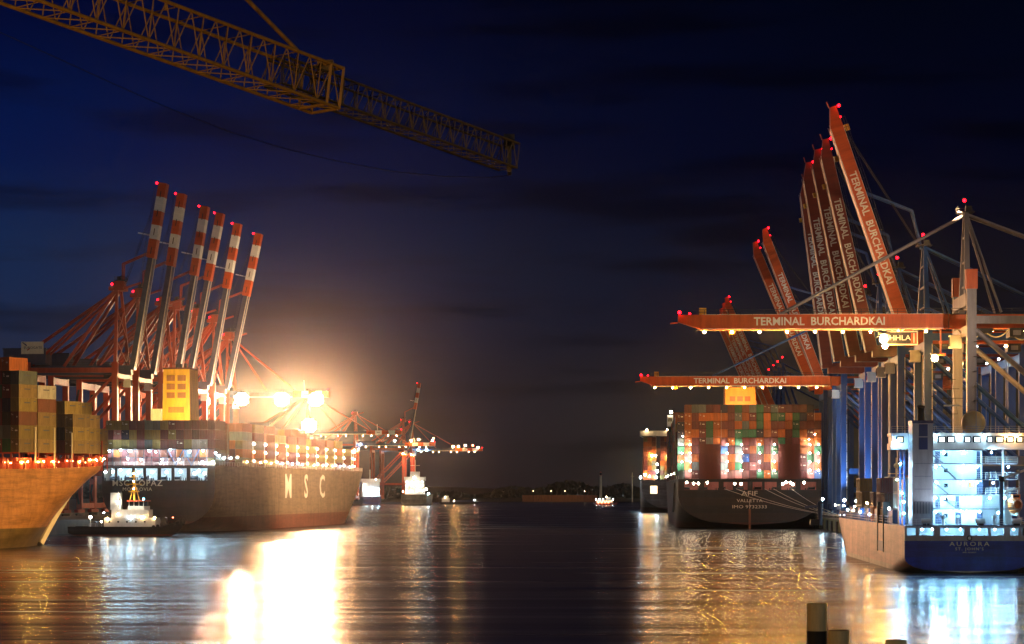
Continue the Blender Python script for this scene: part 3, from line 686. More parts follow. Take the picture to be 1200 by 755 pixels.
# ==== feeder ship with the blue stern, right foreground ====
def feeder():
    D0 = 356; k_ = F/D0; rz = R(87); rt = empty('feeder_ship', (at(1135, 0, D0).x, D0, 0), rz); B = 19.6; zd = 7.26
    tag(rt, 'small container ship with deep blue stern and brightly lit white decks', 'feeder ship')
    Y = lambda px: (1135-px)/k_; Z = lambda py, x=0: H+(HY-py)/F*(D0+x)
    hm = hull_mat('salmon_brown_hull_plating', (.42, .165, .11), (.34, .22, .14), .8); ht = hull_mat('deep_blue_transom', (.02, .07, .75), (.6, .6, .62), .35)
    P, nu, nv = hull(128, B, zd, .4, 3, zr=.08, zf=2.6, over=7, stern=.2, ent0=.2, ent1=.12)
    zc = hull_open(rt, P, nu, nv, 5.0, hm, ht, MT['slate'])
    ops = [(Y(b), Y(a)) for a, b in ((1063.5,1073.5),(1078,1094),(1102,1130),(1137,1157.5),(1161,1176),(1183,1193),(1197,1206))]
    stern_band(rt, -.04, 0, B+.02, zc, zd+.02, 5.85, 7.0, ops, MT['grey'], .3, sides=())
    mooring(rt, B, zc, zd, 7, MT['white'], MT['slate'], 4, 2)
    Mt = lambda z: frame((0,-1,0), (0,0,1), (-.03, Y(1136), z))
    text('AURORA', .95, Mt(Z(637.8)), MT['letter'], rt, sx=1.3, spacing=1.35)
    text("ST. JOHN'S", .62, Mt(Z(643.6)), MT['letter'], rt, sx=1.15, spacing=1.3)
    text('IMO 9234317', .26, Mt(Z(647.6)), MT['letter'], rt, sx=1.3, spacing=1.1)
    mb = MB(); mb.tube((-.12, Y(1136), 5.45), (-.05, Y(1136), 5.45), .42, MT['dark'], 14); mb.tube((-.14, Y(1136), 5.45), (-.125, Y(1136), 5.45), .26, MT['white'], 12); mb.build('fairlead', rt)
    # house: poop deck, tiers with overhanging galleries
    lv = [7.4, 10.0, 12.2, 14.6, 17.1, 19.3]; ya, yb = Y(1095), Y(1161)
    mb = MB(); mb.box((.4, -B/2+.2, 7.28), (22, B/2-.2, 7.4), MT['slate']); mb.build('poop_deck', rt)
    mb = MB(); mb.box((9, yb, 7.42), (20, ya, 19.3), MT['white']); mb.box((12, -8.6, 7.42), (20, yb-.01, 9.9), MT['white']); mb.box((12, ya+.01, 7.42), (20, 8.6, 14.5), MT['white']); mb.box((12.5, -8.8, 9.95), (20, yb-.01, 12.1), MT['white']); house = mb.build('deckhouse', rt)
    for i, z in enumerate(lv[1:]):
        mb = MB(); w0 = -8.9 if i == 0 else yb-.3; mb.box((4.6, w0, z-.16), (8.98, ya+.2, z), MT['grey']); 
        gl = mb.build('gallery', rt)
        m_ = MB(); rail(m_, [(4.65, w0+.05, z), (4.65, ya+.15, z)], 1.0, MT['white'], .022, 1.4, 3); m_.build('railing', gl)
    for i in range(5):      # stair flights between the galleries
        z = lv[i]; mb = MB(); s = yb+2.2 if i < 4 else yb+3
        mb.bar((5.6, s+3.6-1.2*(i % 2), z+.05), (5.6, s+6.2-1.2*(i % 2), lv[i+1]-.1), .7, .12, MT['grey'])
        rail(mb, [(5.25, s+3.6-1.2*(i % 2), z+.05), (5.25, s+6.2-1.2*(i % 2), lv[i+1]-.1)], .9, MT['white'], .02, .8, 2); mb.build('stair', rt)
    rnd = random.Random(4)
    for i, z in enumerate(lv[:-1]):
        for py_ in (yb+1.0, (ya+yb)/2, ya-1.2):
            m_ = MB(); m_.box((8.93, py_-.9+rnd.uniform(-.3,.3), z+.1), (8.99, py_-.15, z+1.95), MT['slate'] if rnd.random() < .5 else MT['white']); m_.build('door', house)
        m_ = MB(); m_.box((8.93, ya-3.3, z+1.1), (8.985, ya-2.7, z+1.7), MT['glass']); m_.build('window', house)
    m_ = MB(); m_.box((8.6, yb+1.4, 13.3), (8.92, yb+2.1, 14.1), MT['lb']); m_.build('fire_box', house)
    lampx = {0: (1103,1122,1140,1155), 1: (1103,1113,1136,1152), 2: (1104,1136,1152), 3: (1103,1136,1152), 4: (1113,1137)}
    for i, pxs in lampx.items():
        for px in pxs:
            m_ = MB(); m_.lamp((6.4, Y(px), lv[i+1]-.55), .17, EM['feeder']); m_.build('deck_lamp', rt)
    for px in (1083, 1095, 1112, 1128, 1150, 1168, 1190):
        m_ = MB(); m_.lamp((2.2, Y(px), 6.75), .13, EM['feeder']); m_.build('deck_lamp', rt)
    for px, z in ((1064, 12.4), (1066, 9.2), (1058, 20.6), (1085, 8.6), (1178, 9.3), (1058, 14.5), (1062, 17), (1168, 11.6), (1186, 11.6), (1172, 14), (1190, 16.5), (1170, 18.8), (1066, 11)):
        m_ = MB(); m_.lamp((7.2, Y(px), z), .15, EM['feeder']); m_.build('deck_lamp', rt)
    # wheelhouse with wings
    mb = MB(); z0, z1 = 19.31, 21.9
    mb.box((8, -11, z0), (13.5, 11, z0+1.0), MT['white']); mb.box((8, -11, z1-.45), (13.5, 11, z1), MT['white']); mb.box((8.3, -10.8, z0+1.01), (13.2, 10.8, z1-.46), MT['white'])
    wh = mb.build('wheelhouse', rt)
    for a, b in ((1057.5,1067),(1107,1117),(1118,1128),(1138,1147),(1149,1159),(1165,1173),(1175,1186),(1188,1198),(1200,1209)):
        m_ = MB(); m_.box((8.22, Y(b), z0+1.05), (8.295, Y(a), z1-.5), MT['glass']); m_.box((8.17, Y(b)+.2, z0+1.2), (8.215, Y(a)-.3, z1-.7), EM['coolwin'] if a > 1060 and a < 1170 else EM['win']); m_.build('window', wh)
    for px, e in ((1104,'cool'),(1132,'cool'),(1162,'cool'),(1188,'warm'),(1200,'warm')):
        m_ = MB(); m_.lamp((7.6, Y(px), z1-.5), .16, EM[e]); m_.build('lamp', wh)
    mb = MB(); rail(mb, [(8.1,-10.9,z1),(8.1,10.9,z1)], 1.05, MT['grey'], .025, 1.6, 3); mb.build('railing', wh)
    for y in (8.9, 9.5, -6.6, -10.2):
        mb = MB(); mb.box((8.3, y-.14, 7.4), (8.7, y+.14, z0-.01), MT['blue'] if y > 0 else MT['white']); mb.build('support_post', rt)
    # funnel casing
    f0, f1 = Y(1097), Y(1072.7); mb = MB(); mb.box((3.2, f0, 7.42), (8.4, f1, 23.3), MT['grey']); mb.box((3.1, f0-.05, 23.31), (8.5, f1+.05, 23.75), MT['navy']); fn = mb.build('funnel', rt)
    for z in (19.2, 21.25):
        m_ = MB(); m_.box((3.14, f0+.85, z), (3.19, f1-1.0, z+1.9), MT['navy']); m_.build('louvre', fn)
    m_ = MB(); m_.tube((5.5, (f0+f1)/2, 23.75), (5.5, (f0+f1)/2, 25.4), .55, MT['dark'], 12); m_.tube((5.5, (f0+f1)/2, 25.4), (5.3, (f0+f1)/2, 26.0), .5, MT['dark'], 12, .65); m_.build('exhaust', fn)
    for z in (11, 13, 15, 17): 
        m_ = MB(); m_.box((3.17, f0+.3, z), (3.2, f1-.3, z+.05), MT['slate']); m_.build('seam', fn)
    m_ = MB(); 
    for k in range(7): m_.bar((3.05, f0+.2+k*.45, 9.2), (3.05, f0+.2+k*.45, 11), .08, .08, MT['slate'])
    m_.build('grating', fn)
    m_ = MB(); m_.lamp((1.2, 1.0, 9.6), .14, EM['feeder']); m_.bar((1.2, 1.0, 7.4), (1.2, 1.0, 9.5), .08, .08, MT['dark']); m_.build('casing_fill_lamp', rt); light('SPOT', 'casing_fill', (.8, 1.6, 9.8), 2600, (.72, .86, 1), rt, .2, aim=(3.2, 6.8, 15), cone=75)  # lamp and spot added to brighten the funnel casing
    # mast, dome, aerials
    mb = MB(); y = Y(1127); mb.tube((11, y, z1), (11, y, 32), .14, MT['dark'], 8, .06)
    for z, w_ in ((25, .9), (27.5, 1.8), (29, 1.2), (30.5, .6)): mb.bar((11, y-w_, z), (11, y+w_, z), .09, .09, MT['dark'])
    mb.bar((11, y-.9, 25), (11, y, 31), .05, .05, MT['dark']); mb.bar((11, y+.9, 25), (11, y, 31), .05, .05, MT['dark']); mast = mb.build('mast', rt)
    m_ = MB(); m_.box((10.7, y-1.3, 26.2), (10.9, y+1.3, 26.45), MT['white']); m_.build('radar', mast)
    mb = MB(); mb.ball((12, Y(1154), 23.6), 1.95, MT['radome'], 20, 12); mb.tube((12, Y(1154), z1), (12, Y(1154), 22.3), .5, MT['white'], 10); mb.build('radome', rt)
    for px, zt in ((1155, 30), (1167, 26), (1178, 24.5)):
        m_ = MB(); m_.tube((10, Y(px), z1), (10, Y(px), zt), .05, MT['grey'], 5); m_.build('aerial', rt)
    # stern crane post, davit, lifeboat
    mb = MB(); y = Y(1177.5); mb.tube((3.6, y, 7.4), (3.6, y, 14.2), .33, MT['slate'], 10); mb.tube((3.6, y, 14.2), (3.6, y, 15), .45, MT['dark'], 10); mb.bar((3.6, y, 14.6), (3.4, y-4.2, 16.2), .35, .35, MT['grey']); mb.build('davit', rt)
    y = Y(1197.5); mb = MB()
    secs = []
    for i in range(11):
        t = i/10; r = math.sin(math.pi*(.08+.84*t))**.55; secs.append((4.2+t*6, r))
    ring = 12; vs = []
    for x, r in secs:
        for j in range(ring):
            a = 2*math.pi*j/ring; vs.append((x, y+1.15*r*math.cos(a), 10.6+(1.25 if math.sin(a) > 0 else 1.5)*r*math.sin(a)+.1*(x-7)**2*.1))
    mb.add(vs, [(i*ring+j, i*ring+(j+1) % ring, (i+1)*ring+(j+1) % ring, (i+1)*ring+j) for i in range(10) for j in range(ring)] + [tuple(range(ring)), tuple(reversed(range(10*ring, 11*ring)))], MT['lb'], True)
    mb.box((4.0, y-.1, 8.9), (10.4, y+.1, 9.4), MT['white'])
    boat = mb.build('lifeboat', rt)
    m_ = MB(); m_.box((5.5, y-.6, 11.5), (7.2, y+.6, 12.2), MT['lb']); m_.box((5.45, y-.45, 11.75), (5.5, y+.45, 12.05), MT['glass']); m_.build('canopy', boat)
    mb = MB()
    for x in (5, 9.2): mb.bar((x, y+1.6, 7.4), (x, y+1.6, 12.6), .25, .25, MT['white']); mb.bar((x, y+1.6, 12.6), (x, y-.3, 13.2), .22, .22, MT['white']); mb.bar((x, y, 13.1), (x, y, 11.9), .05, .05, MT['dark'])
    mb.build('lifeboat_davit', rt)
    for y_, x_ in ((6.3, 1.6), (-7.6, 1.6), (-2.0, 1.4)):
        m_ = MB(); m_.tube((x_, y_-.75, 8.1), (x_, y_+.75, 8.1), .36, MT['white'], 12); m_.box((x_-.3, y_-.5, 7.41), (x_+.3, y_+.5, 7.75), MT['dark']); m_.build('life_raft', rt)
    for y_ in (3.4, 1.2, -4.4):
        m_ = MB(); m_.tube((3.2, y_, 7.41), (3.2, y_, 8.6), .22, MT['white'], 9); m_.ball((3.1, y_, 8.7), .36, MT['white'], 10, 6); m_.build('ventilator', rt)
    for k_, z_ in enumerate((10.0, 12.2, 14.6, 17.1)):
        m_ = MB(); rail(m_, [(8.6, -8.9, z_), (8.6, yb-.5, z_)], 1.0, MT['white'], .03, 1.3, 3); m_.box((8.5, -8.9, z_-.12), (12, yb-.35, z_), MT['grey']); m_.build('side_gallery', rt)
        for s_ in (0, 1): m_ = MB(); m_.tube((8.45, -6.2-1.6*s_, z_+.6), (8.45, -6.2-1.6*s_, z_+.62+.02), .3, MT['lb'], 10); m_.build('lifebuoy', rt)
    # port quarter deck crane (dark)
    mb = MB(); y = Y(1066); mb.tube((2.5, y-.4, 7.4), (2.5, y-.4, 10.6), .35, MT['slate'], 10); mb.bar((2.5, y-.4, 10.4), (2.3, y+2.0, 10.2), .35, .4, MT['slate']); mb.ball((2.5, y-.4, 10.7), .5, MT['slate'], 8, 5); mb.box((1.5,y-.2,7.4),(2.6,y+1.2,8.3),MT['dark']); mb.build('deck_crane', rt)
    mb = MB(); rail(mb, [(.2, 9.6, 7.42), (.2, -9.6, 7.42)], .95, MT['white'], .022, 1.5, 3); mb.build('railing', rt)
    mb = MB(); pts = [(p[-1][0], p[-1][1]-.15, p[-1][2]) for p in P if p[-1][0] > 18]
    for a, b in zip(pts, pts[1:]): rail(mb, [a, b], 1.3, MT['blue'], .05, 1.8)
    mb.build('railing', rt)
    for x0, x1 in ((22, 30), (46, 50), (60, 64), (76, 80), (92, 96)): mb = MB(); mb.box((x0, 8.0, 7.3), (x1, 9.2, 9.6), MT['blue']); mb.build('lashing_platform', rt)
    for x in (29.6, 38.5): mb = MB(); mb.box((x, 8.7, 2.5), (x+.6, 9.95, 10.9), MT['dark']); mb.build('cell_guide', rt)
    mb = MB(); mb.box((30.25, 9.62, 2.6), (38.45, 9.84, 4.3), MT['navy']); mb.build('side_recess', rt)
    mb = MB(); y = 2; mb.tube((80, y, 7), (80, y, 19), .25, MT['palew'], 8, .12); mb.bar((80, y-1.5, 16), (80, y+1.5, 16), .15, .15, MT['palew']); mb.ball((80, y, 17.5), .5, MT['palew'], 8, 5); mb.build('foremast', rt)
    for x, z, e in ((62, 10.5, 'warm'), (42, 9.5, 'cool'), (58, 8.5, 'cool'), (75, 8.8, 'cool'), (88, 9, 'warm'), (26, 9.8, 'cool'), (100, 9, 'cool')):
        m_ = MB(); m_.lamp((x, 9.3, z), .2, EM[e]); m_.build('deck_lamp', rt)
    MW = RM(rt.location, rz)
    cs = [(31, 7.15, 4.4, 'K'), (31, 7.15, 7.1, 'K'), (31, 7.1, 9.8, 'T'), (39.8, 6.9, 9.8, 'M'), (39.8, 6.9, 12.4, 'M'), (47, 4.4, 9.8, 'M'), (47, 4.4, 12.4, 'T'), (54, 6.6, 7.4, 'O'), (54, 6.6, 10.0, 'T'), (54, 4, 12.7, 'W'),
          (68, 6.2, 7.4, 'K'), (82, 5.9, 7.4, 'K'), (82, 5.9, 10.0, 'C'), (89, 5.6, 7.4, 'C'), (89, 5.6, 10.0, 'C'), (89, 5.6, 12.6, 'Y'), (96, 5, 7.4, 'C'), (96, 5, 10.0, 'Y'), (96, 5, 12.6, 'C'), (24, 5.8, 9.9, 'W'), (24, 5.8, 12.5, 'W')]
    where = ['lower of the two between the black guides', 'upper of the two between the black guides', 'resting above the black guides', 'lower one just forward of the guides', 'upper one just forward of the guides', 'second row forward of the guides, lower',
             'second row forward of the guides, upper', 'on deck amidships, lower', 'on deck amidships, middle', 'on deck amidships, top', 'alone by the white slope', 'dark side, beside the tan pile, lower', 'beside the tan pile, upper',
             'bottom of the tan pile near the bow', 'middle of the tan pile near the bow', 'top of the tan pile near the bow', 'bottom of the pile closest to the bow', 'middle of the pile closest to the bow', 'top of the pile closest to the bow', 'lower one next to the lit house', 'upper one next to the lit house']
    for (x, y, z, k), wd in zip(cs, where):
        container(k, MW @ Matrix.Translation((x, y, z)), f"{CNAME[k]} container {wd}, blue-sterned ship", 'containers on the small ship', (6.06, 2.42, 2.56))
feeder()

# ==== distant ship behind the black one ====
def far_right_ship():
    D0 = 1330; rt = empty('container_ship', (at(752, 0, D0).x+23, D0, 0), R(87)); B = 46; zd = 19
    tag(rt, 'distant grey container ship half hidden behind the black ship, glowing orange', 'container ship')
    hm = hull_mat('grey_hull_plating', (.3, .27, .3), (.12, .03, .03), 3); P, nu, nv = hull(280, B, zd, 2, 5, zr=1.5, zf=15, over=16)
    hull_obj(rt, P, nu, nv, hm, hm, MT['brown'])
    mb = MB(); mb.box((-.05, 14, 11), (-.01, 18, 15.5), EM['win']); mb.build('lit_port', rt)
    mb = MB(); mb.box((6, -24, 44.5), (14, 24, 47.5), MT['palew']); mb.add([(6,24,44.5),(14,24,44.5),(14,17,41.5),(6,17,41.5)], [(0,1,2,3)], MT['palew']); mb.box((8, 14.5, 19), (12, 16.5, 44.4), MT['palew']); dh = mb.build('deckhouse', rt)
    for y in (20, 8): 
        m_ = MB(); m_.lamp((5, y, 48), .5, EM['soft']); m_.build('lamp', dh)
    for y, z, e in ((17, 33, 'warm'), (15, 33, 'white'), (14, 28, 'white'), (14, 24, 'cool'), (14.5, 20.5, 'cool'), (21, 22, 'warm'), (18.5, 21, 'white'), (8, 33, 'warm')):
        m_ = MB(); m_.lamp((1, y, z), .65, EM[e]); m_.build('deck_lamp', rt)
    bx = []
    for c in range(18):
        if c == 3: continue
        for t in range(9): bx.append((4, 22-(c+1)*2.44, 19.1+t*2.75, 12, 2.44, 2.7))
    stack_mass('stacked_containers', bx, 'orange-lit stacked containers on the distant right ship', RM(rt.location, R(87)), 77, 'OTOMTOKOYT')
    for x in (60, 110, 170): 
        m_ = MB(); m_.lamp((x, 23.3, 21), .5, EM['cool']); m_.build('deck_lamp', rt)
    mb = MB(); 
    for k in range(6): mb.box((30+k*40, -21, 19.1), (65+k*40, 22, 38-k*2), CMAT['T'])
    mb.build('cargo_block', rt)
far_right_ship()

# ==== tugboat ====
def tug():
    D0 = 652; rt = empty('tugboat', (at(84, 0, D0).x, D0, 0), R(-2)); tag(rt, 'small dark-hulled tugboat with lit white deckhouse below the big stern', 'tugboat')
    hm = hull_mat('black_tug_hull', (.02, .022, .03), (.2, .03, .02), .45); P, nu, nv = hull(31.5, 10, 2.5, 2.0, 1.5, zr=.3, zf=1.5, over=3, ent0=.4, ent1=.3, nu=26, nv=8)
    hull_obj(rt, P, nu, nv, hm, hm, MT['slate'])
    mb = MB()
    for a, b in zip(P, P[1:]):
        for s in (-1, 1): mb.bar((a[-1][0], s*a[-1][1], a[-1][2]-.1), (b[-1][0], s*b[-1][1], b[-1][2]-.1), .45, .5, MT['fender'])
    mb.ball((31.3, 0, 4.0), 1.1, MT['fender'], 12, 8); mb.build('fender', rt)
    mb = MB(); rail(mb, [(6,-4.6,2.5),(20,-4.6,2.6),(26,-3.6,3.6)], 1, MT['white'], .04, 1.6); mb.build('railing', rt)
    mb = MB(); mb.box((10, -3.6, 2.5), (24.5, 3.6, 5.1), MT['white']); mb.box((12, -3.2, 5.11), (22.5, 3.2, 7.4), MT['white']); dh = mb.build('deckhouse', rt)
    for x in (11.5, 14, 16.5, 19, 21.5):
        m_ = MB(); m_.tube((x, -3.66, 4), (x, -3.58, 4), .28, MT['glass'], 10); m_.build('porthole', dh)
    mb = MB(); mb.prism([(16.5,-2.5),(21,-2.5),(22,-1.4),(22,1.4),(21,2.5),(16.5,2.5)], 7.41, 8.4, MT['white']); mb.prism([(16.7,-2.3),(20.9,-2.3),(21.8,-1.3),(21.8,1.3),(20.9,2.3),(16.7,2.3)], 8.401, 9.7, MT['glass']); mb.prism([(16.2,-2.7),(21.2,-2.7),(22.3,-1.5),(22.3,1.5),(21.2,2.7),(16.2,2.7)], 9.701, 10.05, MT['red'])
    for x in (16.8, 18.2, 19.6, 20.9): mb.box((x-.08, -2.36, 8.401), (x+.08, -2.28, 9.7), MT['white'])
    mb.build('wheelhouse', rt)
    for y in (-1.9, 1.9):
        mb = MB(); mb.box((11.6, y-.8, 7.41), (13.8, y+.8, 12.2), MT['white']); mb.box((11.7, y-.7, 12.21), (13.7, y+.7, 12.7), MT['dark']); mb.build('funnel', rt)
    mb = MB(); mb.tube((17.8, 0, 10.05), (17.8, 0, 18.5), .35, MT['yellow'], 8, .2)
    for z, w_ in ((12.5, 1.6), (14.6, 2.2), (16.6, 1.3)): mb.bar((17.8-w_, 0, z), (17.8+w_, 0, z), .25, .25, MT['yellow']); mb.bar((17.8, -w_*.7, z), (17.8, w_*.7, z), .2, .2, MT['yellow'])
    mb.bar((16.6, 0, 10), (17.7, 0, 15), .2, .2, MT['yellow']); mb.bar((19.3, 0, 10), (17.9, 0, 15), .2, .2, MT['yellow']); mast = mb.build('mast', rt)
    for z, e in ((17.6, 'soft'), (13.3, 'soft'), (15.4, 'soft')):
        m_ = MB(); m_.lamp((17.8, -.7, z), .2, EM[e]); m_.build('mast_lamp', mast)
    for x, y, z, r, e in ((5.8, -2, 5.3, .42, 'white'), (13.8, -3, 9.6, .34, 'white'), (21, -2.9, 10.4, .3, 'cyan'), (17.5, -3.8, 5.3, .22, 'softc'), (20.8, -3.8, 5.3, .26, 'deckw'), (24.4, -3.9, 5.2, .26, 'deckw'), (11, -4, 5.0, .26, 'deckw'), (9.2, -3.4, 4.0, .25, 'white'), (14, -3.9, 6.2, .2, 'soft'), (8.7, 2, 6.5, .2, 'softc'), (29, -1, 5.2, .14, 'redl')):
        m_ = MB(); m_.lamp((x, y, z), r, EM[e]); m_.build('deck_lamp', rt)
    mb = MB(); mb.tube((5.8, -2, 2.4), (5.8, -2, 4.9), .12, MT['white'], 6); mb.tube((6.8, -1.5, 3.4), (6.8, 1.5, 3.4), .8, MT['dark'], 12); mb.box((6, -1.8, 2.45), (7.6, 1.8, 2.8), MT['dark']); mb.build('towing_winch', rt)
    mb = MB(); mb.tube((26.5, -1.3, 4.6), (26.5, 1.3, 4.6), .7, MT['dark'], 12); mb.box((25.8, -1.6, 3.4), (27.2, 1.6, 4.0), MT['dark']); mb.build('bow_winch', rt)
    mb = MB()
    for k in range(6): mb.tube((24.2+k*1.1, -4.6+k*.45, 2.6+k*.2), (24.2+k*1.1, -4.9+k*.45, 2.6+k*.2), .5, MT['fender'], 10)
    mb.build('tyre_fender', rt)
tug()
tg = [o for o in COL.objects if o.name.startswith('tugboat')][0]
light('SPOT', 'tug_fill', (17.8, -4.5, 14), 9000, (1, .84, .62), tg, .3, aim=(15, -3, 4), cone=120)  # added spot brightening the deckhouse, no lamp head there
light('SPOT', 'tug_fill', (5.8, -3.2, 6.4), 3500, (1, .93, .82), tg, .3, aim=(12, -4, 5), cone=130)

# ------------------------------------------------------------------ ship-to-shore cranes
def crane(label, group, loc, rz, legm, boomm, gz, az, bl, ang, back=46, span=30, wid=18, style='letters', lamps=True, letters=True, beams=None, cap=False, detail=True, lit_edge=None, hx=0):
    """local x runs over the water, y along the quay, z up from the quay; the boom hinges at x=0"""
    rt = empty('quay_crane', loc, rz); tag(rt, label, 'crane', group); beams = beams or legm
    fx, hw = -3.5, wid/2
    for x in (fx, fx-span):
        for s in (-1, 1):
            mb = MB(); top = gz+(9.5 if (cap and x == fx) else 2.2)
            mb.bar((x, s*hw, 2.2), (x, s*hw, top), 1.6, 1.9, legm)
            if lit_edge and x == fx: mb.box((x+.81, -0+s*hw-1.02, 4), (x+1.0, s*hw-.8, gz-2), lit_edge) if style == 'bands' else mb.box((x-.9, s*hw+1.0, 4), (x-.72, s*hw+1.12, gz-2), lit_edge)  # pale strips: lit leg edges put in as colour
            lg = mb.build('leg', rt)
            if cap and x == fx:
                m_ = MB(); m_.box((x-1.15, s*hw-1.0, top-3.6), (x+1.15, s*hw+1.0, top+.4), MT['orange']); m_.build('leg_cap', lg)
            m_ = MB(); m_.box((x-.7, s*hw-4.2, 1.1), (x+.7, s*hw+4.2, 2.2), beams)
            for k in range(8): m_.tube((x-.35, s*hw-3.7+k*1.05, .42), (x+.35, s*hw-3.7+k*1.05, .42), .4, MT['dark'], 10)
            m_.build('bogie', rt)
        mb = MB(); mb.box((x-.8, -hw+.8, 2.6), (x+.8, hw-.8, 4.4), beams); mb.build('sill_beam', rt)
        mb = MB(); mb.box((x-.9, -hw+.81, gz-3.6), (x+.9, hw-.81, gz-1.4), beams); mb.build('cross_beam', rt)
    for s in (-1, 1):
        mb = MB(); y = s*hw
        mb.box((fx-span+.96, y-.6, 14), (fx-.96, y+.6, 15.8), beams); mb.build('portal_beam', rt)
        mb = MB(); mb.box((fx-span+.96, y-.5, gz-1.2), (fx-.96, y+.5, gz+.4), beams); mb.build('top_beam', rt)
        mb = MB(); mb.tube((fx-.9, y, gz-2.5), (fx-span+1, y, 16.5), .55, beams, 8); mb.build('brace', rt)
    # girder behind the hinge
    gw = 1.5 if style == 'letters' else 1.7
    mb = MB(); mb.box((-back, -gw, gz-1.5), (hx-.2, gw, gz+1.5), boomm if style == 'letters' else MT['slate'])
    rail(mb, [(-back, gw+.5, gz+1.5), (-.5, gw+.5, gz+1.5)], 1.1, MT['dark'], .05, 3, 2); mb.box((-back, gw+.001, gz+1.35), (-.3, gw+.7, gz+1.48), MT['dark']); mb.build('girder', rt)
    # machinery house with sign
    mb = MB(); mb.box((-back+2, -3.6, gz+1.8), (-back+16, 3.6, gz+6.8), MT['grey'] if style == 'letters' else MT['slate']); mb.box((-back+1.8, -3.8, gz+6.81), (-back+16.2, 3.8, gz+7.1), MT['dark']); mh = mb.build('machinery_house', rt)
    # tower (A-frame)
    mb = MB()
    if style == 'letters':
        for s in (-1, 1):
            mb.bar((fx, s*(hw-1 if not cap else 4.2), gz+2), (fx-.3, s*1.1, az), 1.3, 1.3, legm, .8, .8); mb.tube((fx-7, s*4, gz+1.6), (fx-.6, s*1.0, az-1), .28, legm, 7)
        for t in (.25, .5, .75): w_ = (hw-1 if not cap else 4.2)*(1-t)+1.1*t; z = gz+2+(az-gz-2)*t; mb.bar((fx, -w_, z), (fx, w_, z), .4, .4, legm)
        if cap: mb.box((fx-1, -hw+1, gz+2.6), (fx+1, hw-1, gz+5.2), legm)
    else:
        for s in (-1, 1):
            mb.bar((fx, s*hw, gz+1), (fx-1, s*2.4, az), 1.1, 1.1, legm, .8, .8); mb.bar((fx-span*.62, s*hw*.55, gz+1), (fx-1.5, s*2.2, az-1.5), .9, .9, legm)
            for t0, t1 in ((0,.35),(.35,.7)): 
                mb.bar((fx, s*(hw*(1-t0)+2.4*t0), gz+1+(az-gz-1)*t0), (fx-.6, -s*(hw*(1-t1)+2.4*t1), gz+1+(az-gz-1)*t1), .4, .4, legm)
        mb.box((fx-3.6, -3.2, az-1.2), (fx+1.2, 3.2, az), legm)
        mb.bar((fx+1, -2, az-.6), (fx+6.5, -1, az+1.3), .8, .6, legm); mb.box((fx-2.6, -1.6, az+.01), (fx+1, 1.6, az+1.9), legm)
    tw = mb.build('tower', rt)
    if detail:
        m_ = MB(); z = az if style == 'letters' else az+2
        m_.box((fx-1.9, -2, z+.05), (fx+1.5, 2, z+.3), MT['dark']); rail(m_, [(fx-1.9,-2,z+.3),(fx+1.5,-2,z+.3),(fx+1.5,2,z+.3)], 1, MT['dark'], .05, 1, 2)
        m_.tube((fx-.8, 0, z+.3), (fx-.2, 0, z+2.0), .12, MT['dark'], 6); m_.box((fx-1.4,-.8,z+.31),(fx-.2,.8,z+1.5), MT['rope']); m_.build('mast_platform', tw)
    m_ = MB(); m_.lamp((fx+(0 if style == 'letters' else -3.2), -.5 if style != 'letters' else 0, (az+2.7) if style == 'letters' else az+1.0), .34, EM['red']); m_.build('beacon', tw)
    # back stays
    mb = MB()
    for s in (-1, 1):
        mb.tube((fx-.6, s*1.1, az-.4), (-back+3, s*1.3, gz+1.6), .34 if style == 'letters' else .3, legm, 7)
        if style != 'letters': mb.tube((fx-1, s*2.4, az-.8), (fx-span, s*2.4, gz+1.6), .5, legm, 7)
    mb.build('backstay', rt)
    # boom
    a = R(ang); ca, sa = math.cos(a), math.sin(a)
    mb = MB(); bt = empty('tmp')
    if style == 'letters':
        mb.box((.1, -1.5, -1.5), (bl-5, 1.5, 1.5), boomm); mb.add([(bl-5,-1.5,-1.5),(bl-5,1.5,-1.5),(bl-5,1.5,1.5),(bl-5,-1.5,1.5),(bl,-1.0,.1),(bl,1.0,.1),(bl,1.0,1.5),(bl,-1.0,1.5)], [(0,1,5,4),(1,2,6,5),(2,3,7,6),(3,0,4,7),(4,5,6,7)], boomm)
        for k in range(int(bl/6)): mb.box((3+k*6, 1.501, -1.5), (3.12+k*6, 1.56, 1.5), boomm)
        mb.box((.1, 1.501, -1.5), (bl-5, 1.85, -1.3), boomm); mb.box((.1, -1.85, -1.5), (bl-5, -1.501, -1.3), boomm)
    else:
        f0 = bl*.60
        mb.box((.1, -1.7, -.8), (f0, 1.7, .8), MT['slate'])
        cuts = [(.60,.70,'red'),(.70,.775,'white'),(.775,.85,'red'),(.85,.925,'white'),(.925,1.0,'red')]
        for u0, u1, c in cuts:
            mb.box((bl*u0+.001, -2.0, -1.3), (bl*u1, 2.0, 1.3), MT['orange'] if c == 'red' else MT['white'])
        for k in range(4): mb.box((bl*(.62+.1*k), -2.06, -.15), (bl*(.62+.1*k)+2.2, -2.001, .15), MT['dark'])
    bm = mb.build('boom', rt); bm.location = (hx, 0, gz); bm.rotation_euler = (0, -a, 0)
    m_ = MB()
    if style == 'letters':
        rail(m_, [(.5, 1.75, 1.5), (bl-3, 1.75, 1.5)], 1.05, MT['dark'], .05, 2.4, 2)
        for s in (-1, 1): m_.box((1, s*1.95-.035, -1.58), (bl-4, s*1.95+.035, -1.5), MT['rail']) 
        m_.box((1, 1.86, -1.49), (bl-5, 1.93, -1.40), MT['rail']); m_.box((1, 1.51, 1.501), (bl-5, 1.58, 1.58), MT['rail'])
    else:
        for s in (-1, 1): m_.tube((1, s*1.95, -1.0), (bl*.6, s*1.95, -1.0), .13, MT['rail'], 6)  # pale tubes carry the lit boom edges as colour
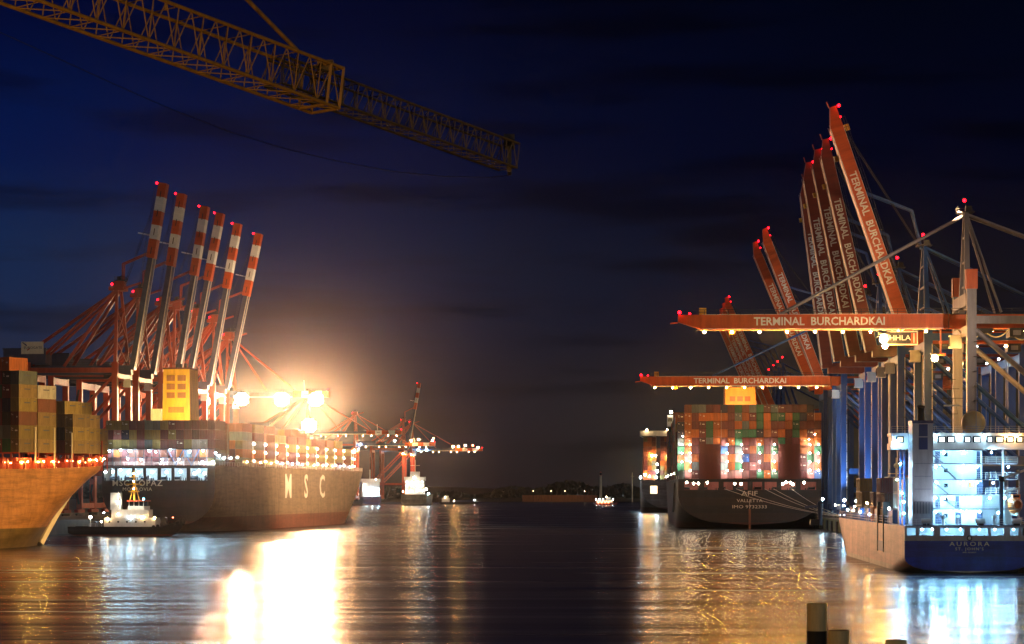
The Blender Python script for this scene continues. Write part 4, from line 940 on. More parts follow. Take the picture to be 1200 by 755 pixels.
        rail(m_, [(2, -2.0, .8), (bl-2, -2.0, 1.3)], 1, MT['dark'], .05, 3, 2); m_.bar((bl*.72, 1, 1.5), (bl*.72, -1, 5.5), .4, .4, MT['white'])
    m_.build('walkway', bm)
    if letters and style == 'letters':
        for s in (1,):
            text('TERMINAL  BURCHARDKAI', 2.35, frame((-1,0,0), (0,0,1), (bl*.475, 1.6, 0)), MT['letter'], bm, sx=bl*.43/25.2, bold=.05)
    if style == 'letters' and detail:
        for k in range(5):
            l_ = MB(); l_.lamp((-9-k*6.6, 0.9, gz-2.1), .24, EM['boomw'] if lamps else EM['cool' if k % 2 else 'warm']); l_.build('girder_lamp', rt)
    if lamps:
        for k in range(int(bl/5.7)):
            if style == 'bands' and k % 3 == 1: continue
            l_ = MB(); l_.lamp((4.5+k*5.75, 0.9, -2.1), .24, EM['boomw' if style == 'letters' else 'warm']); l_.build('lamp', bm)
    for yy in ((1.6, -1.6) if style == 'letters' else (-1.2,)):
        l_ = MB(); l_.lamp((bl-.3 if yy > 0 or style != 'letters' else bl-2.5, yy, 2.0), .34 if yy > 0 or style != 'letters' else .2, EM['red']); l_.build('beacon', bm)
    if style == 'letters' and detail:
        m_ = MB(); m_.box((bl-6, -2.4, 1.7), (bl-4.5, -1.7, 3.2), MT['yellow']); m_.box((bl-12, -2.3, -2.4), (bl-10.8, -1.5, -1.6), MT['yellow']); m_.bar((bl,0,0),(bl+1.6,0,-.2),.25,.25,boomm); m_.build('sheave', bm)
    bpy.data.objects.remove(bt)
    # fore stays
    P = lambda r, o=1.6: Vector((hx + ca*r - sa*o, 0, gz + sa*r + ca*o))
    mb = MB(); ap = Vector((fx+.4, 0, az-.6))
    for s in ((-1, 1) if style != 'letters' else (-1, 1)):
        o_ = Vector((0, s*1.2, 0))
        if ang < 20: mb.tube(ap+o_*.7, P(bl*.62)+o_, .33, legm, 7); mb.tube(ap+o_*.7, P(bl*.3)+o_, .22, legm, 7) if style != 'letters' else None
        else:
            mid = Vector((ap.x-2, 0, (ap.z+P(bl*.62).z)/2 + 1)) if False else (ap.lerp(P(bl*.62), .45)+Vector((-3.5, 0, 3)))
            mb.tube(ap+o_*.7, mid+o_, .25, legm, 6); mb.tube(mid+o_, P(bl*.62)+o_, .25, legm, 6)
            mb.tube(ap+o_*.7, P(bl*.9)+o_*.8, .09, MT['rope'], 4)
    mb.build('forestay', rt)
    if style == 'letters':
        m_ = MB()
        for y_ in (-.9, -.3, .3, .9): m_.tube((-back+9, y_, gz+5), (fx-.5, y_, az-.6), .05, MT['rope'], 4)
        m_.build('hoist_rope', rt)
        for s_ in (-1, 1):
            m_ = MB()
            for z_ in range(6, int(gz)-3, 3): m_.box((fx-1.15, s_*hw+(1.0 if s_ > 0 else -1.9), z_), (fx-.3, s_*hw+(1.9 if s_ > 0 else -1.0), z_+.12), MT['dark'])
            m_.box((fx-1.12, s_*hw+(1.85 if s_ > 0 else -1.9), 5), (fx-1.06, s_*hw+(1.9 if s_ > 0 else -1.85), gz-2), MT['dark'])
            m_.build('leg_ladder', rt)
        for x_ in (-14, -24):
            m_ = MB(); m_.box((x_-1.5, -2.2, gz-3.4), (x_+1.5, 2.2, gz-1.52), MT['dark']); m_.box((x_-.8, 2.21, gz-3.0), (x_+.8, 2.4, gz-2), MT['cgrey']); m_.build('underslung_box', rt)
    # trolley and cab near the hinge
    xo = -6
    if detail:
        mb = MB(); mb.box((xo-3, -2.4, gz-2.6), (xo+3, 2.4, gz-1.6), MT['dark']); mb.build('trolley', rt)
        mb = MB(); mb.box((xo+3.2, -1.2, gz-5.6), (xo+5.6, 1.2, gz-2.9), MT['white']); mb.box((xo+5.61, -1, gz-5.2), (xo+5.66, 1, gz-3.2), MT['glass']); mb.build('cab', rt)
        mb = MB()     # zig-zag access stair on a waterside leg
        for k in range(int((gz-6)/4)):
            z = 4+k*4; y0, y1 = (hw+1.2, hw+3.6) if k % 2 == 0 else (hw+3.6, hw+1.2)
            mb.bar((fx-span+0, -y0, z), (fx-span+0, -y1, z+4), .8, .12, MT['dark'])
        mb.build('stair', rt)
    return rt
BK = 'cranes of the right-hand terminal'; RZ = math.pi-math.atan(.053)
def bloc(D): return (Xq(D), D, QZ)
KEEP = {}
c1 = crane('nearest right-hand crane, pale grey posts with orange caps, orange boom lowered across', BK, (Xq(480)+2.2, 480, QZ), RZ, MT['cgrey'], MT['orange'], 44, 66.5, 56, 0, cap=True, back=60, wid=20)
# sign box, loops of festoon cable, big sodium lamps on the nearest crane
mb = MB(); mb.box((6.7, 2.3, 39.2), (12.6, 3.2, 41.6), MT['dark']); mb.box((6.5, 2.25, 41.61), (12.8, 3.3, 41.85), MT['palew']); mb.box((6.5, 2.25, 38.95), (12.8, 3.3, 39.19), MT['palew'])
for x in (12.62, 8.9+3.71+.2, 6.5): mb.box((x if x > 7 else x, 2.25, 39.191), (x+.19, 3.32, 41.609), MT['palew'])
mb.box((6.75, 3.201, 39.4), (7.9, 3.26, 41.4), MT['orange']); mb.box((7.2, 3.261, 39.4), (7.4, 3.3, 41.4), MT['palew']); mb.bar((9.5, 2.7, 41.85), (9.5, 1.0, 42.6), .3, .3, MT['dark'])
sg = mb.build('sign', c1); text('HHLA', 1.5, frame((-1,0,0), (0,0,1), (10.2, 3.23, 40.4)), MT['letter'], sg, sx=1.15)
mb = MB()
for k in range(5):
    a = -2-k*5.2; pts = [Vector((a-5.2*i/10, 1.9, 42.2-8*(i/10)*(1-i/10)*(1, .8, 1.1, .7, 1.2)[k])) for i in range(11)]; mb.path(pts, .13, MT['palew'], 5)
mb.build('festoon_cable', c1)
for x, z, r in ((13.4, 40.2, .95), (13.2, 38.8, .6)):
    mb = MB(); mb.lamp((x, 2.9, z), r, EM['sod']); mb.build('floodlight', c1)
light('POINT', 'floodlight_glow', (13.4, 4.6, 38), 2500, (1, .5, .12), c1, .6)
mb = MB(); mb.box((1.2, 5.5, 36.6), (3.2, 7, 37), MT['orange']); mb.bar((2.2, 6.2, 37), (2.2, 6.2, 42), .3, .3, MT['orange']); mb.build('lamp_bracket', c1)
mb = MB(); mb.lamp((3.4, 6.2, 36.0), .7, EM['sod']); mb.build('floodlight', c1)
light('POINT', 'floodlight_glow', (3.4, 7.8, 35), 4000, (1, .5, .12), c1, .6)
crane('tallest raised crane on the right, lit orange boom with pale lettering', BK, bloc(531), RZ, MT['blue'], MT['orange'], 44, 65, 56, 71.3, lit_edge=MT['rail'], lamps=False)
p2 = None
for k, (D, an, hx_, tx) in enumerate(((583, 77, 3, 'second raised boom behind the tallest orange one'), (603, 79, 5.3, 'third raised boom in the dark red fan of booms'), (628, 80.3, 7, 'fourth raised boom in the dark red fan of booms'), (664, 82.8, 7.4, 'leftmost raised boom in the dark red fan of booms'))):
    crane(f'{tx}, right terminal, dark blue legs', BK, bloc(D), RZ, MT['blue'], MT['deep'], 44, 65, 55, an, lit_edge=MT['rail'], lamps=False, wid=17, hx=hx_)
crane('second lowered crane on the right, orange boom reaching over the black ship, blue legs', BK, bloc(740), RZ, MT['blue'], MT['orange'], 44, 66, 61, 0, lit_edge=MT['rail'])
crane('right one of the two raised booms behind the lowered booms', BK, bloc(772), RZ, MT['blue'], MT['orange'], 44, 66, 56, 69, lit_edge=None, lamps=False, detail=False)
crane('left one of the two raised booms behind the lowered booms', BK, bloc(808), RZ, MT['blue'], MT['orange'], 44, 66, 56, 67.5, lit_edge=None, lamps=False, detail=False)
for k, D in enumerate((1035, 1068, 1100, 1140)):
    crane(['nearest', 'second', 'third', 'farthest'][k]+' raised boom in the distant cluster above the orange funnel', BK, bloc(D), RZ, MT['blue'], MT['orange'], 44, 66, 56, 66.5, lamps=False, detail=False)

EK = 'red cranes of the left-hand terminal'; EZ = math.atan(-.09)
def eloc(D): return (-123.5+(D-750)*.090, D, QZ)
nm = ['first', 'second', 'third', 'fourth', 'fifth', 'sixth']
for k, (D, an) in enumerate(((750, 80.3), (777, 80.6), (811, 80.4), (829, 79), (862, 79.6), (893, 78))):
    e = crane(f'{nm[k]} from the left of the six raised red and white banded booms', EK, eloc(D), EZ, MT['red'], MT['red'], 48, 75, 61.5, an, style='bands', lamps=False, lit_edge=MT['rail'], wid=17, span=29, back=44)
    if k == 0:
        mb = MB(); mb.box((-43.9+8, -4.0, 53.2), (-43.9+15.4, -3.82, 57.2), MT['palew']); mh = mb.build('sign', e)
        text('EUROGATE', 1.15, frame((1,0,0), (0,0,1), (-32.0, -4.03, 55.2)), MT['letterdark'], mh, sx=1.0, spacing=1.05)
        m_ = MB(); m_.bar((-35.5, -4.03, 57), (-34, -4.03, 55.9), .02, .35, MT['navy']); m_.bar((-33.9, -4.03, 54.4), (-33.0, -4.03, 55.0), .02, .35, MT['red']); m_.build('emblem', mh)
# crane with its boom down over the lettered ship, carrying the blinding floodlights
D5 = 900
e7 = crane('red crane with lowered boom hung with four blinding floodlights behind the lettered ship', EK, eloc(D5+18), EZ, MT['red'], MT['red'], 47, 70, 36, 0, style='bands', lamps=False, wid=17, span=29, back=44)
for k, (px, py) in enumerate(((244.5, 467), (283, 468), (330, 468), (370, 468), (362, 499))):
    p = at(px, py, D5)
    rt = e7; M = e7.matrix_basis.inverted() if False else (Matrix.Translation(Vector(eloc(D5+18))) @ Matrix.Rotation(EZ, 4, 'Z')).inverted()
    q = M @ p
    mb = MB(); mb.box((q.x-2.9, q.y+.3, q.z-2.3), (q.x+2.9, q.y+.8, q.z+2.3), MT['dark'])
    for i in range(5):
        for j in range(5):
            if i in (0, 4) and j in (0, 4): continue
            mb.ball((q.x-2.2+i*1.1, q.y+.1, q.z-2.0+j*1.0), .46 if k > 1 else (.36, .36)[k], EM['flood'], 8, 5)
    if k < 4: mb.bar((q.x, q.y+.6, q.z+2.3), (q.x, q.y+1.5, 46.4), .3, .3, MT['dark'])
    else: mb.bar((q.x, q.y+.6, q.z+1.5), (q.x, q.y+1.5, 46.4), .15, .15, MT['dark'])
    mb.build('floodlight', e7)
    light('SPOT', 'floodlight_beam', tuple(q+Vector((0, -1.2, 0))), FLOOD_POWER*(.3, .5, 1.0, 1.0, .7)[k], (1, .46, .2), e7, 1.2, aim=tuple(q+Vector((30, -100, -18))), cone=74, blend=.8)
# far left cranes
light('SPOT', 'stack_fill', (14, 3, 42), 2.2e5, (1, .52, .22), e7, 1.5, aim=(14, -20, 0), cone=130); light('SPOT', 'stack_fill', (33, 3, 42), 3e5, (1, .52, .22), e7, 1.5, aim=(36, -20, 0), cone=130)  # added spots without lamp heads, brightening the stacks below
crane('far crane with lowered boom just above the lettered ship bow', EK, (-134, 1560, QZ), EZ, MT['red'], MT['red'], 48, 74, 60, 0, style='bands', wid=18)
crane('far crane whose long blue boom is lowered, second from the right end', EK, (-129, 1960, QZ), EZ, MT['red'], MT['slate'], 48, 74, 64, 0, style='bands', wid=18)
crane('far crane with the single raised red and white boom', EK, (-97, 2150, QZ), EZ, MT['red'], MT['red'], 48, 74, 62, 80, style='bands', wid=18, lamps=False)
crane('farthest crane with boom lowered to the right above open water', EK, (-92, 2215, QZ), EZ, MT['red'], MT['slate'], 48, 74, 64, 0, style='bands', wid=18)
for D, X0, pts in ((1960, -129, (('cool',.3,0),('cool',-20,0),('white',62,3),('white',30,3),('warm',44,3),('warm',50,4),('redl',63,5))), (2215, -92, (('cool',2,0),('cool',-12,0),('white',48,4),('warm',36,3),('warm',41,3),('white',60,2),('redl',55,4),('cool',10,0),('cool',-30,0)))):
    rt = [o for o in COL.objects if o.get('category') == 'crane' and abs(o.location.y-D) < 1][0]
    for e, x, dz in pts:
        mb = MB(); mb.lamp((x, -3, 48+dz), .8, EM[e]); mb.build('floodlight', rt)
for D in (1960, 2150, 2215):
    rt = [o for o in COL.objects if o.get('category') == 'crane' and abs(o.location.y-D) < 1][0]
    for y in (-9, 9):
        mb = MB(); mb.lamp((-3.5, y-1.8, 43), .6, EM['warm']); mb.build('leg_lamp', rt)
    light('SPOT', 'leg_light', (6, -14, 40), 60000, (1, .62, .4), rt, .8, aim=(-12, 0, 14), cone=110)

# ------------------------------------------------------------------ far ships, boats and marks
def small_ship(px, D, Ls, B, zd, rz, top, boot, label, sup, lamps_, nm='cargo_ship', cat='ship'):
    rt = empty(nm, (at(px, 0, D).x, D, 0), rz); tag(rt, label, cat)
    hm = hull_mat(nm+'_hull', top, boot, 1.0); P, nu, nv = hull(Ls, B, zd, 1.5, 2, zr=.5, zf=4, over=Ls*.08, nu=24, nv=8); hull_obj(rt, P, nu, nv, hm, hm, MT['slate'])
    for n_, boxes, m_ in sup:
        mb = MB()
        for a, b in boxes: mb.box(a, b, m_)
        mb.build(n_, rt)
    for x, y, z, r, e in lamps_:
        mb = MB(); mb.lamp((x, y, z), r, EM[e]); mb.build('deck_lamp', rt)
    return rt
small_ship(436, 1990, 95, 16, 7.5, R(102), (.05, .07, .28), (.1, .03, .1), 'distant white-decked cargo ship with blue hull beyond the lettered bow',
    [('deckhouse', [((-0+6, -7.5, 7.6), (18, 7.5, 20)), ((8, -8.5, 20.1), (16, 8.5, 23))], MT['white']), ('cargo', [((24, -7, 7.6), (60, 7, 16))], MT['slate']), ('breakwater', [((64, -6, 7.6), (80, 6, 22))], MT['white']), ('mast', [((12, -.4, 23.1), (12.8, .4, 31))], MT['white'])],
    [(4, y, z, .42, 'cool') for y in (-6, -1, 4) for z in (10, 14)] + [(4, 6, 18, .6, 'white'), (4, -4, 22.5, .6, 'white'), (2, 0, 9, .8, 'white')])
small_ship(485, 1960, 90, 22, 9.5, R(88), (.55, .55, .4), (.4, .4, .25), 'distant brightly lit white ship under the far red crane legs',
    [('deckhouse', [((6, -8, 9.6), (20, 8, 21)), ((8, -9, 21.1), (18, 9, 24.5)), ((10, -4, 24.6), (16, 4, 29))], MT['white']), ('funnel', [((22, -3, 9.6), (27, 3, 27))], MT['white']), ('mast', [((14, -.4, 29.1), (14.8, .4, 39)), ((14, -4, 34), (14.6, 4, 34.5))], MT['palew'])],
    [(4, y, z, .5, 'white') for y in (-7, -2.5, 2, 6.5) for z in (12.5, 17, 20.4)] + [(4, 0, 24, .9, 'white'), (8, -10, 14, .9, 'soft'), (8, -12, 10, .7, 'cool'), (3, 9.5, 12, .5, 'warm')])
def barge(px, D, Ls, label, lamps_):
    rt = empty('barge', (at(px, 0, D).x, D, 0), R(4)); tag(rt, label, 'barge')
    mb = MB(); mb.add([(0,-4,2.2),(Ls,-4,2.2),(Ls,4,2.2),(0,4,2.2),(2,-3.6,-1),(Ls-5,-3.2,-1),(Ls-5,3.2,-1),(2,3.6,-1)], [(0,1,2,3),(7,6,5,4),(4,5,1,0),(5,6,2,1),(6,7,3,2),(7,4,0,3)], MT['dark']); mb.build('hull', rt)
    mb = MB(); mb.box((3, -3, 2.21), (10, 3, 6), MT['white']); mb.box((5, -2, 6.01), (9, 2, 8), MT['white']); mb.build('deckhouse', rt)
    mb = MB(); mb.box((14, -3.2, 2.21), (Ls-8, 3.2, 4), MT['slate']); mb.build('hatch', rt)
    for x, z, e in lamps_:
        mb = MB(); mb.lamp((x, -4, z), .4, EM[e]); mb.build('deck_lamp', rt)
barge(514, 2120, 38, 'dark low barge right of the bright white ship', [(6, 6.6, 'soft'), (14, 3.4, 'soft'), (33, 4, 'softc')])
fr = empty('harbour_ferry', (at(697, 0, 2050).x, 2050, 0), R(3)); tag(fr, 'small white and red harbour ferry alone at mid-channel', 'ferry')
mb = MB(); mb.add([(0,-3,1.6),(18,-3,1.6),(21,0,2.2),(18,3,1.6),(0,3,1.6),(.5,-2.5,-.5),(16,-2.3,-.5),(18.5,0,-.5),(16,2.3,-.5),(.5,2.5,-.5)], [(0,1,2,3,4),(9,8,7,6,5),(5,6,1,0),(6,7,2,1),(7,8,3,2),(8,9,4,3),(9,5,0,4)], MT['red']); mb.build('hull', fr)
mb = MB(); mb.box((1, -2.4, 1.61), (16, 2.4, 4.2), MT['palew']); mb.box((1, -2.42, 4.4), (13, 2.42, 4.6), MT['white']); mb.box((10, -1.8, 4.61), (14, 1.8, 7), MT['white']); mb.build('cabin', fr)
for k in range(7):
    mb = MB(); mb.box((1.8+k*2, -2.46, 2.6), (3.2+k*2, -2.41, 3.8), EM['win']); mb.build('window', fr)
for x, z, e in ((1, 5, 'softc'), (4, 5, 'softc'), (7, 5, 'softc'), (10, 7.4, 'soft'), (16, 5, 'softc'), (6, 1.9, 'redl'), (9, 1.9, 'redl'), (12, 1.9, 'redl'), (3, 1.9, 'redl')):
    mb = MB(); mb.lamp((x, -2.7, z), .38, EM[e]); mb.build('deck_lamp', fr)
lt = empty('lighthouse', (at(704, 0, 2620).x, 2620, 0)); tag(lt, 'slender dim beacon tower on the far shore behind the ferry', 'lighthouse')
mb = MB(); mb.tube((0,0,-1), (0,0,30), 1.7, MT['palew'], 12, 1.1); mb.build('tower', lt)
mb = MB(); mb.tube((0,0,30), (0,0,30.5), 1.9, MT['red'], 12); mb.tube((0,0,30.5), (0,0,33), 1.0, MT['glass'], 10); mb.tube((0,0,33), (0,0,34.4), 1.4, MT['red'], 10, .2); mb.build('lantern_room', lt)
lt2 = empty('navigation_mast', (at(741, 0, 2600).x, 2600, 0)); tag(lt2, 'thin dim mast on the far shore left of the distant ship', 'mast')
mb = MB(); mb.tube((0,0,-1), (0,0,33), .7, MT['palew'], 8, .4); mb.bar((-1.6,0,29),(1.6,0,29),.4,.4,MT['palew']); mb.build('pole', lt2)
fw = MB(); fw.box((at(612,0,2635).x, 2632, -1), (at(700,0,2635).x, 2636, 7.5), MT['brown']); o = fw.build('flood_wall'); tag(o, 'long low wall lit orange on the far shore', 'wall')
for k, px in enumerate((625, 646, 662, 685)):
    mb = MB(); p = at(px, 0, 2618); mb.tube((p.x, 2618, -1), (p.x, 2618, 12), .2, MT['dark'], 6); mb.lamp((p.x, 2618, 12.2), .22, EM['soft']); o = mb.build('street_lamp')
    tag(o, ['leftmost', 'second', 'third', 'rightmost'][k]+' dim lamp along the low orange wall far away', 'lamp', 'lamps on the far shore')
    light('SPOT', 'lamp_light', (p.x, 2616, 12), 1000, (1, .6, .15), None, .3, aim=(p.x, 2634, 2), cone=140)

# ------------------------------------------------------------------ overhead lattice jib, hanging wire
def lattice(name, A, Bp, sec, m, r, bays, parent, up=Vector((0,0,1)), rl=.42):
    A = Vector(A); Bp = Vector(Bp); d = (Bp-A).normalized(); sd = d.cross(up).normalized(); u2 = sd.cross(d); mb = MB()
    cs = [sd*i*sec/2+u2*j*sec/2 for i, j in ((-1,-1),(1,-1),(1,1),(-1,1))]
    for c in cs: mb.tube(A+c, Bp+c, r, m, 7)
    for k in range(bays+1):
        p = A.lerp(Bp, k/bays)
        for i in range(4):
            mb.tube(p+cs[i], p+cs[(i+1) % 4], r*rl, m, 5)
            if k < bays:
                q = A.lerp(Bp, (k+1)/bays); h = A.lerp(Bp, (k+.5)/bays)
                if i in (0, 2): mb.tube(p+cs[i], q+cs[(i+1) % 4], r*rl, m, 5)
                else: mb.tube(p+cs[i], h+cs[(i+1) % 4], r*rl, m, 5); mb.tube(h+cs[(i+1) % 4], q+cs[i], r*rl, m, 5)
    return mb.build(name, parent), d, cs
E = Vector((-.15, 125, 30.9)); S = Vector((-19.3, 105, 35.0)); dv = E-S
jr = empty('lattice_jib', tuple(E-dv*2.6)); tag(jr, 'long ochre lattice crane jib slanting across the top left of the sky', 'crane jib')
J0 = jr.location.copy()
rel = lambda p: Vector(p)-J0
joint = E-dv*.475
ob, d_, cs = lattice('outer_section', rel(E-dv*2.6), rel(joint), 2.05, MT['jib'], .092, 40, jr, rl=.36)
lattice('inner_section', rel(E-dv*.60), rel(E), 1.34, MT['jibdark'], .07, 17, jr)
mb = MB()
for t in (0.0, .03):
    p = rel(joint-dv*t)
    for i in range(4): mb.bar(p+cs[i]*1.02, p+cs[(i+1) % 4]*1.02, .13, .13, MT['jib'])
p = rel(joint)+Vector((0,0,1.15)); mb.box(tuple(p-Vector((.5,.3,.2))), tuple(p+Vector((.3,.3,.35))), MT['jib']); mb.build('collar', jr)
mb = MB(); e_ = rel(E); mb.box((e_.x-.3, e_.y-.7, e_.z+.5), (e_.x+.3, e_.y+.7, e_.z+1.15), MT['dark']); mb.tube((e_.x, e_.y-.6, e_.z-.6), (e_.x, e_.y+.6, e_.z-.6), .16, MT['fender'], 10); mb.box((e_.x-.1, e_.y-.7, e_.z-.9), (e_.x+.12, e_.y+.7, e_.z+.6), MT['jibdark']); mb.build('tip_sheave', jr)
pa = at(351, 62, 114); pdir = at(290, 0, 112.6)-pa; head = pa+pdir*13
mb = MB(); mb.tube(rel(pa), rel(head), .11, MT['jib'], 7); mb.build('pendant', jr)
mb = MB(); q = at(202, -4, 108); mb.tube(rel(E-dv*.84+Vector((0,0,1))), rel(E-dv*.84+Vector((-.05,0,3.2))), .09, MT['jib'], 6); mb.build('stub_mast', jr)
mb = MB(); base = E-dv*2.6
mb2, _, _ = lattice('mast', rel((base.x-3, base.y-3, 0)), rel(head), 2.4, MT['jib'], .14, 24, jr, up=Vector((0,1,0)))
pt = MB(); pt.box((base.x-14, base.y-14, -1.5), (base.x+8, base.y+8, 1.6), MT['dark']); o = pt.build('pontoon'); tag(o, 'dark floating pontoon carrying the lattice jib mast outside the left edge', 'pontoon')
pts = [at(px, py, D) for px, py, D in ((-120, -30, 96), (-40, 18, 98), (0, 38, 99), (60, 65, 100), (130, 97, 102), (200, 128, 104), (270, 155, 107), (340, 176, 110), (400, 190, 113), (460, 201, 117), (520, 207, 121), (575, 208, 125))] + [tuple(E+Vector((0,0,-1)))]
mb = MB(); mb.path(pts, .02, MT['rope'], 5); o = mb.build('hanging_wire'); tag(o, 'thin dark slack wire sagging below the lattice jib', 'wire')

# ------------------------------------------------------------------ mooring piles in the foreground
for k, (px, py, D, rr) in enumerate(((957.3, 707.5, 90, .385), (982.5, 739, 86, .40), (1050, 750.5, 84, .385))):
    p = at(px, py, D); rt = empty('mooring_pile', (p.x, D, 0)); tag(rt, ['tallest mooring pile, ochre top over black', 'shorter mooring pile just right of the tallest', 'mooring pile standing apart, barely above the picture edge'][k], 'pile', 'mooring piles in the foreground')
    cut = p.z-1.06 if k == 0 else p.z-1.4
    mb = MB(); mb.tube((0,0,cut), (0,0,p.z), rr, MT['pile'], 32); mb.tube((0,0,p.z), (0,0,p.z+.02), rr*.93, MT['jibdark'], 32); mb.build('painted_top', rt)
    mb = MB(); mb.tube((0,0,-3), (0,0,cut-.002), rr+.012, MT['pileblack'], 32); mb.build('shaft', rt)

# ------------------------------------------------------------------ terminal yard behind the right cranes
rnd = random.Random(21); bx = []
for D in range(350, 1400, 16):
    for c in range(3, 16):
        if rnd.random() < .25: continue
        n = rnd.choice((1, 2, 3, 3, 4)); x = Xq(D)+34+c*4.0
        for t in range(n): bx.append((x, D, QZ+t*2.6, 2.44, 12.2, 2.55))
stack_mass('stacked_containers', bx, 'rows of stacked containers in the yard behind the right-hand cranes', None, 5, 'MOTGKBMTNP')
def straddle(loc, rz, label):
    rt = empty('straddle_carrier', loc, rz); tag(rt, label, 'straddle carrier', 'straddle carriers on the right quay')
    for s in (-1, 1):
        mb = MB()
        for x in (-4, 4): mb.box((x-.3, s*2.1-.3, 1.6), (x+.3, s*2.1+.3, 12.5), MT['red'])
        mb.box((-5, s*2.1-.4, 1.0), (5, s*2.1+.4, 1.9), MT['red']); mb.box((-4.3, s*2.1-.25, 12.51), (4.3, s*2.1+.25, 13.3), MT['red']); mb.build('side_frame', rt)
        for x in (-4, -1.4, 1.4, 4):
            mb = MB(); mb.tube((x, s*2.1-.3, .62), (x, s*2.1+.3, .62), .62, MT['fender'], 14); mb.build('wheel', rt)
    mb = MB(); mb.box((-4, -1.8, 12.4), (4, 1.8, 13.2), MT['red']); mb.box((2.6, -3.8, 11), (4.6, -2.5, 13), MT['glass']); mb.build('top_platform', rt)
    for x, y, z, e in ((5, -2.1, 2.1, 'cool'), (5, 2.1, 2.1, 'cool'), (-5, 0, 12.2, 'white'), (0, -2.6, 12, 'warm')):
        mb = MB(); mb.lamp((x, y, z), .28, EM[e]); mb.build('headlight', rt)
straddle((Xq(610)+14, 610, QZ), R(80), 'red straddle carrier on the quay beneath the fan of raised booms')
straddle((Xq(690)+16, 690, QZ), R(95), 'red straddle carrier on the quay near the black ship stern')
straddle((Xq(430)+24, 440, QZ), R(20), 'red straddle carrier behind the lit feeder ship, at the right edge')
def high_mast(loc, h, e, label, group='tall light masts', n=4, r=.45):
    rt = empty('light_mast', loc); tag(rt, label, 'light mast', group)
    mb = MB(); mb.tube((0,0,0), (0,0,h), .4, MT['grey'], 10, .18); mb.build('pole', rt)
    mb = MB(); mb.tube((0,0,h), (0,0,h+.3), 1.6, MT['dark'], 12); mb.build('lamp_ring', rt)
    for k in range(n):
        a = 2*math.pi*k/n+.5; mb = MB(); mb.lamp((1.4*math.cos(a), 1.4*math.sin(a), h-.6), r, EM[e]); mb.build('lamp', rt)
    return rt
for D, dx, h, e, lb in ((560, 52, 33, 'white', 'light mast with white lamps seen through the legs left of the sign box'), (600, 95, 32, 'cool', 'light mast with cool lamps near the right edge, taller one'), (690, 110, 33, 'white', 'light mast behind the grey crane post, farther back'),
                        (900, 60, 30, 'warm', 'light mast far down the right quay beyond the black ship'), (520, 70, 30, 'cool', 'light mast just right of the grey crane posts')):
    high_mast((Xq(D)+dx, D, QZ), h, e, lb)
for k, (D, dx, h, e) in enumerate(((505, 44, 20, 'boomw'), (545, 80, 26, 'cool'), (640, 66, 24, 'warm'), (760, 84, 30, 'white'), (850, 120, 34, 'warm'), (610, 48, 18, 'cool'))):
    high_mast((Xq(D)+dx, D, QZ), h, e, ['low mast with amber lamps just behind the grey crane posts', 'cool-lit yard mast near the right edge, behind the grey posts', 'warm-lit yard mast between the blue crane legs', 'white-lit yard mast beyond the second lowered crane', 'warm-lit mast farthest back in the right-hand yard', 'lowest cool-lit yard mast between the blue crane legs'][k], n=3, r=.35)
for D, dx, h, e, lb in ((700, -24, 34, 'soft', 'light mast between the red crane legs at the left edge'), (820, -50, 30, 'softc', 'light mast with bluish lamps behind the red crane legs'), (980, -60, 28, 'soft', 'light mast farther back in the left terminal')):
    high_mast((eloc(D)[0]+dx, D, QZ), h, e, lb, n=3, r=.35)
# lit rack of bollards, vans and lamps along the right quay edge
def van(loc, rz, label, body):
    rt = empty('work_van', loc, rz); tag(rt, label, 'van', 'vans on the right quay')
    mb = MB(); mb.box((-2.6, -1, .5), (1.2, 1, 2.5), body); mb.add([(1.201,-1,.5),(2.6,-1,.5),(2.6,1,.5),(1.201,1,.5),(1.201,-1,2.5),(1.7,-.9,1.6),(1.7,.9,1.6),(1.201,1,2.5),(2.6,-1,1.3),(2.6,1,1.3)], [(0,1,8,5,4),(3,7,6,9,2),(1,2,9,8),(8,9,6,5),(5,6,7,4)], body); mb.build('body', rt)
    mb = MB(); mb.add([(1.25,-.85,2.35),(1.74,-.8,1.62),(1.74,.8,1.62),(1.25,.85,2.35)], [(0,1,2,3)], MT['glass']); mb.build('windscreen', rt)
    for x in (-1.7, 1.7):
        for y in (-1, 1):
            mb = MB(); mb.tube((x, y-.12, .38), (x, y+.12, .38), .38, MT['fender'], 12); mb.build('wheel', rt)
    for y in (-.7, .7):
        mb = MB(); mb.box((2.6, y-.18, .8), (2.66, y+.18, 1.05), EM['softc']); mb.build('headlight', rt)
        mb = MB(); mb.box((-2.66, y-.18, .9), (-2.6, y+.18, 1.2), EM['redl']); mb.build('tail_light', rt)
van((Xq(742)+4, 742, QZ), R(-100), 'white work van at the quay edge by the black ship stern', MT['white'])
van((Xq(722)+9, 722, QZ), R(-70), 'orange work van parked behind the white one on the right quay', MT['orange'])
for k, D in enumerate((560, 600, 640, 680, 715, 745)):
    p = (Xq(D)+2.0, D, QZ); rt = empty('quay_lamp', p); tag(rt, ORD[k]+' low work lamp along the right quay edge, counted from the nearest', 'lamp', 'low work lamps on the right quay edge')
    mb = MB(); mb.tube((0,0,0), (0,0,4), .1, MT['dark'], 6); mb.build('post', rt); mb = MB(); mb.lamp((0,0,4.1), .3, EM['white' if k % 2 else 'cool']); mb.build('lamp', rt)
    if k == 3: light('SPOT', 'boom_fill_up', (-.3, 1, 4.3), 1.4e5, (1, .66, .36), rt, .3, aim=(-26, 60, 42), cone=52)  # spot added here to brighten the lowered boom

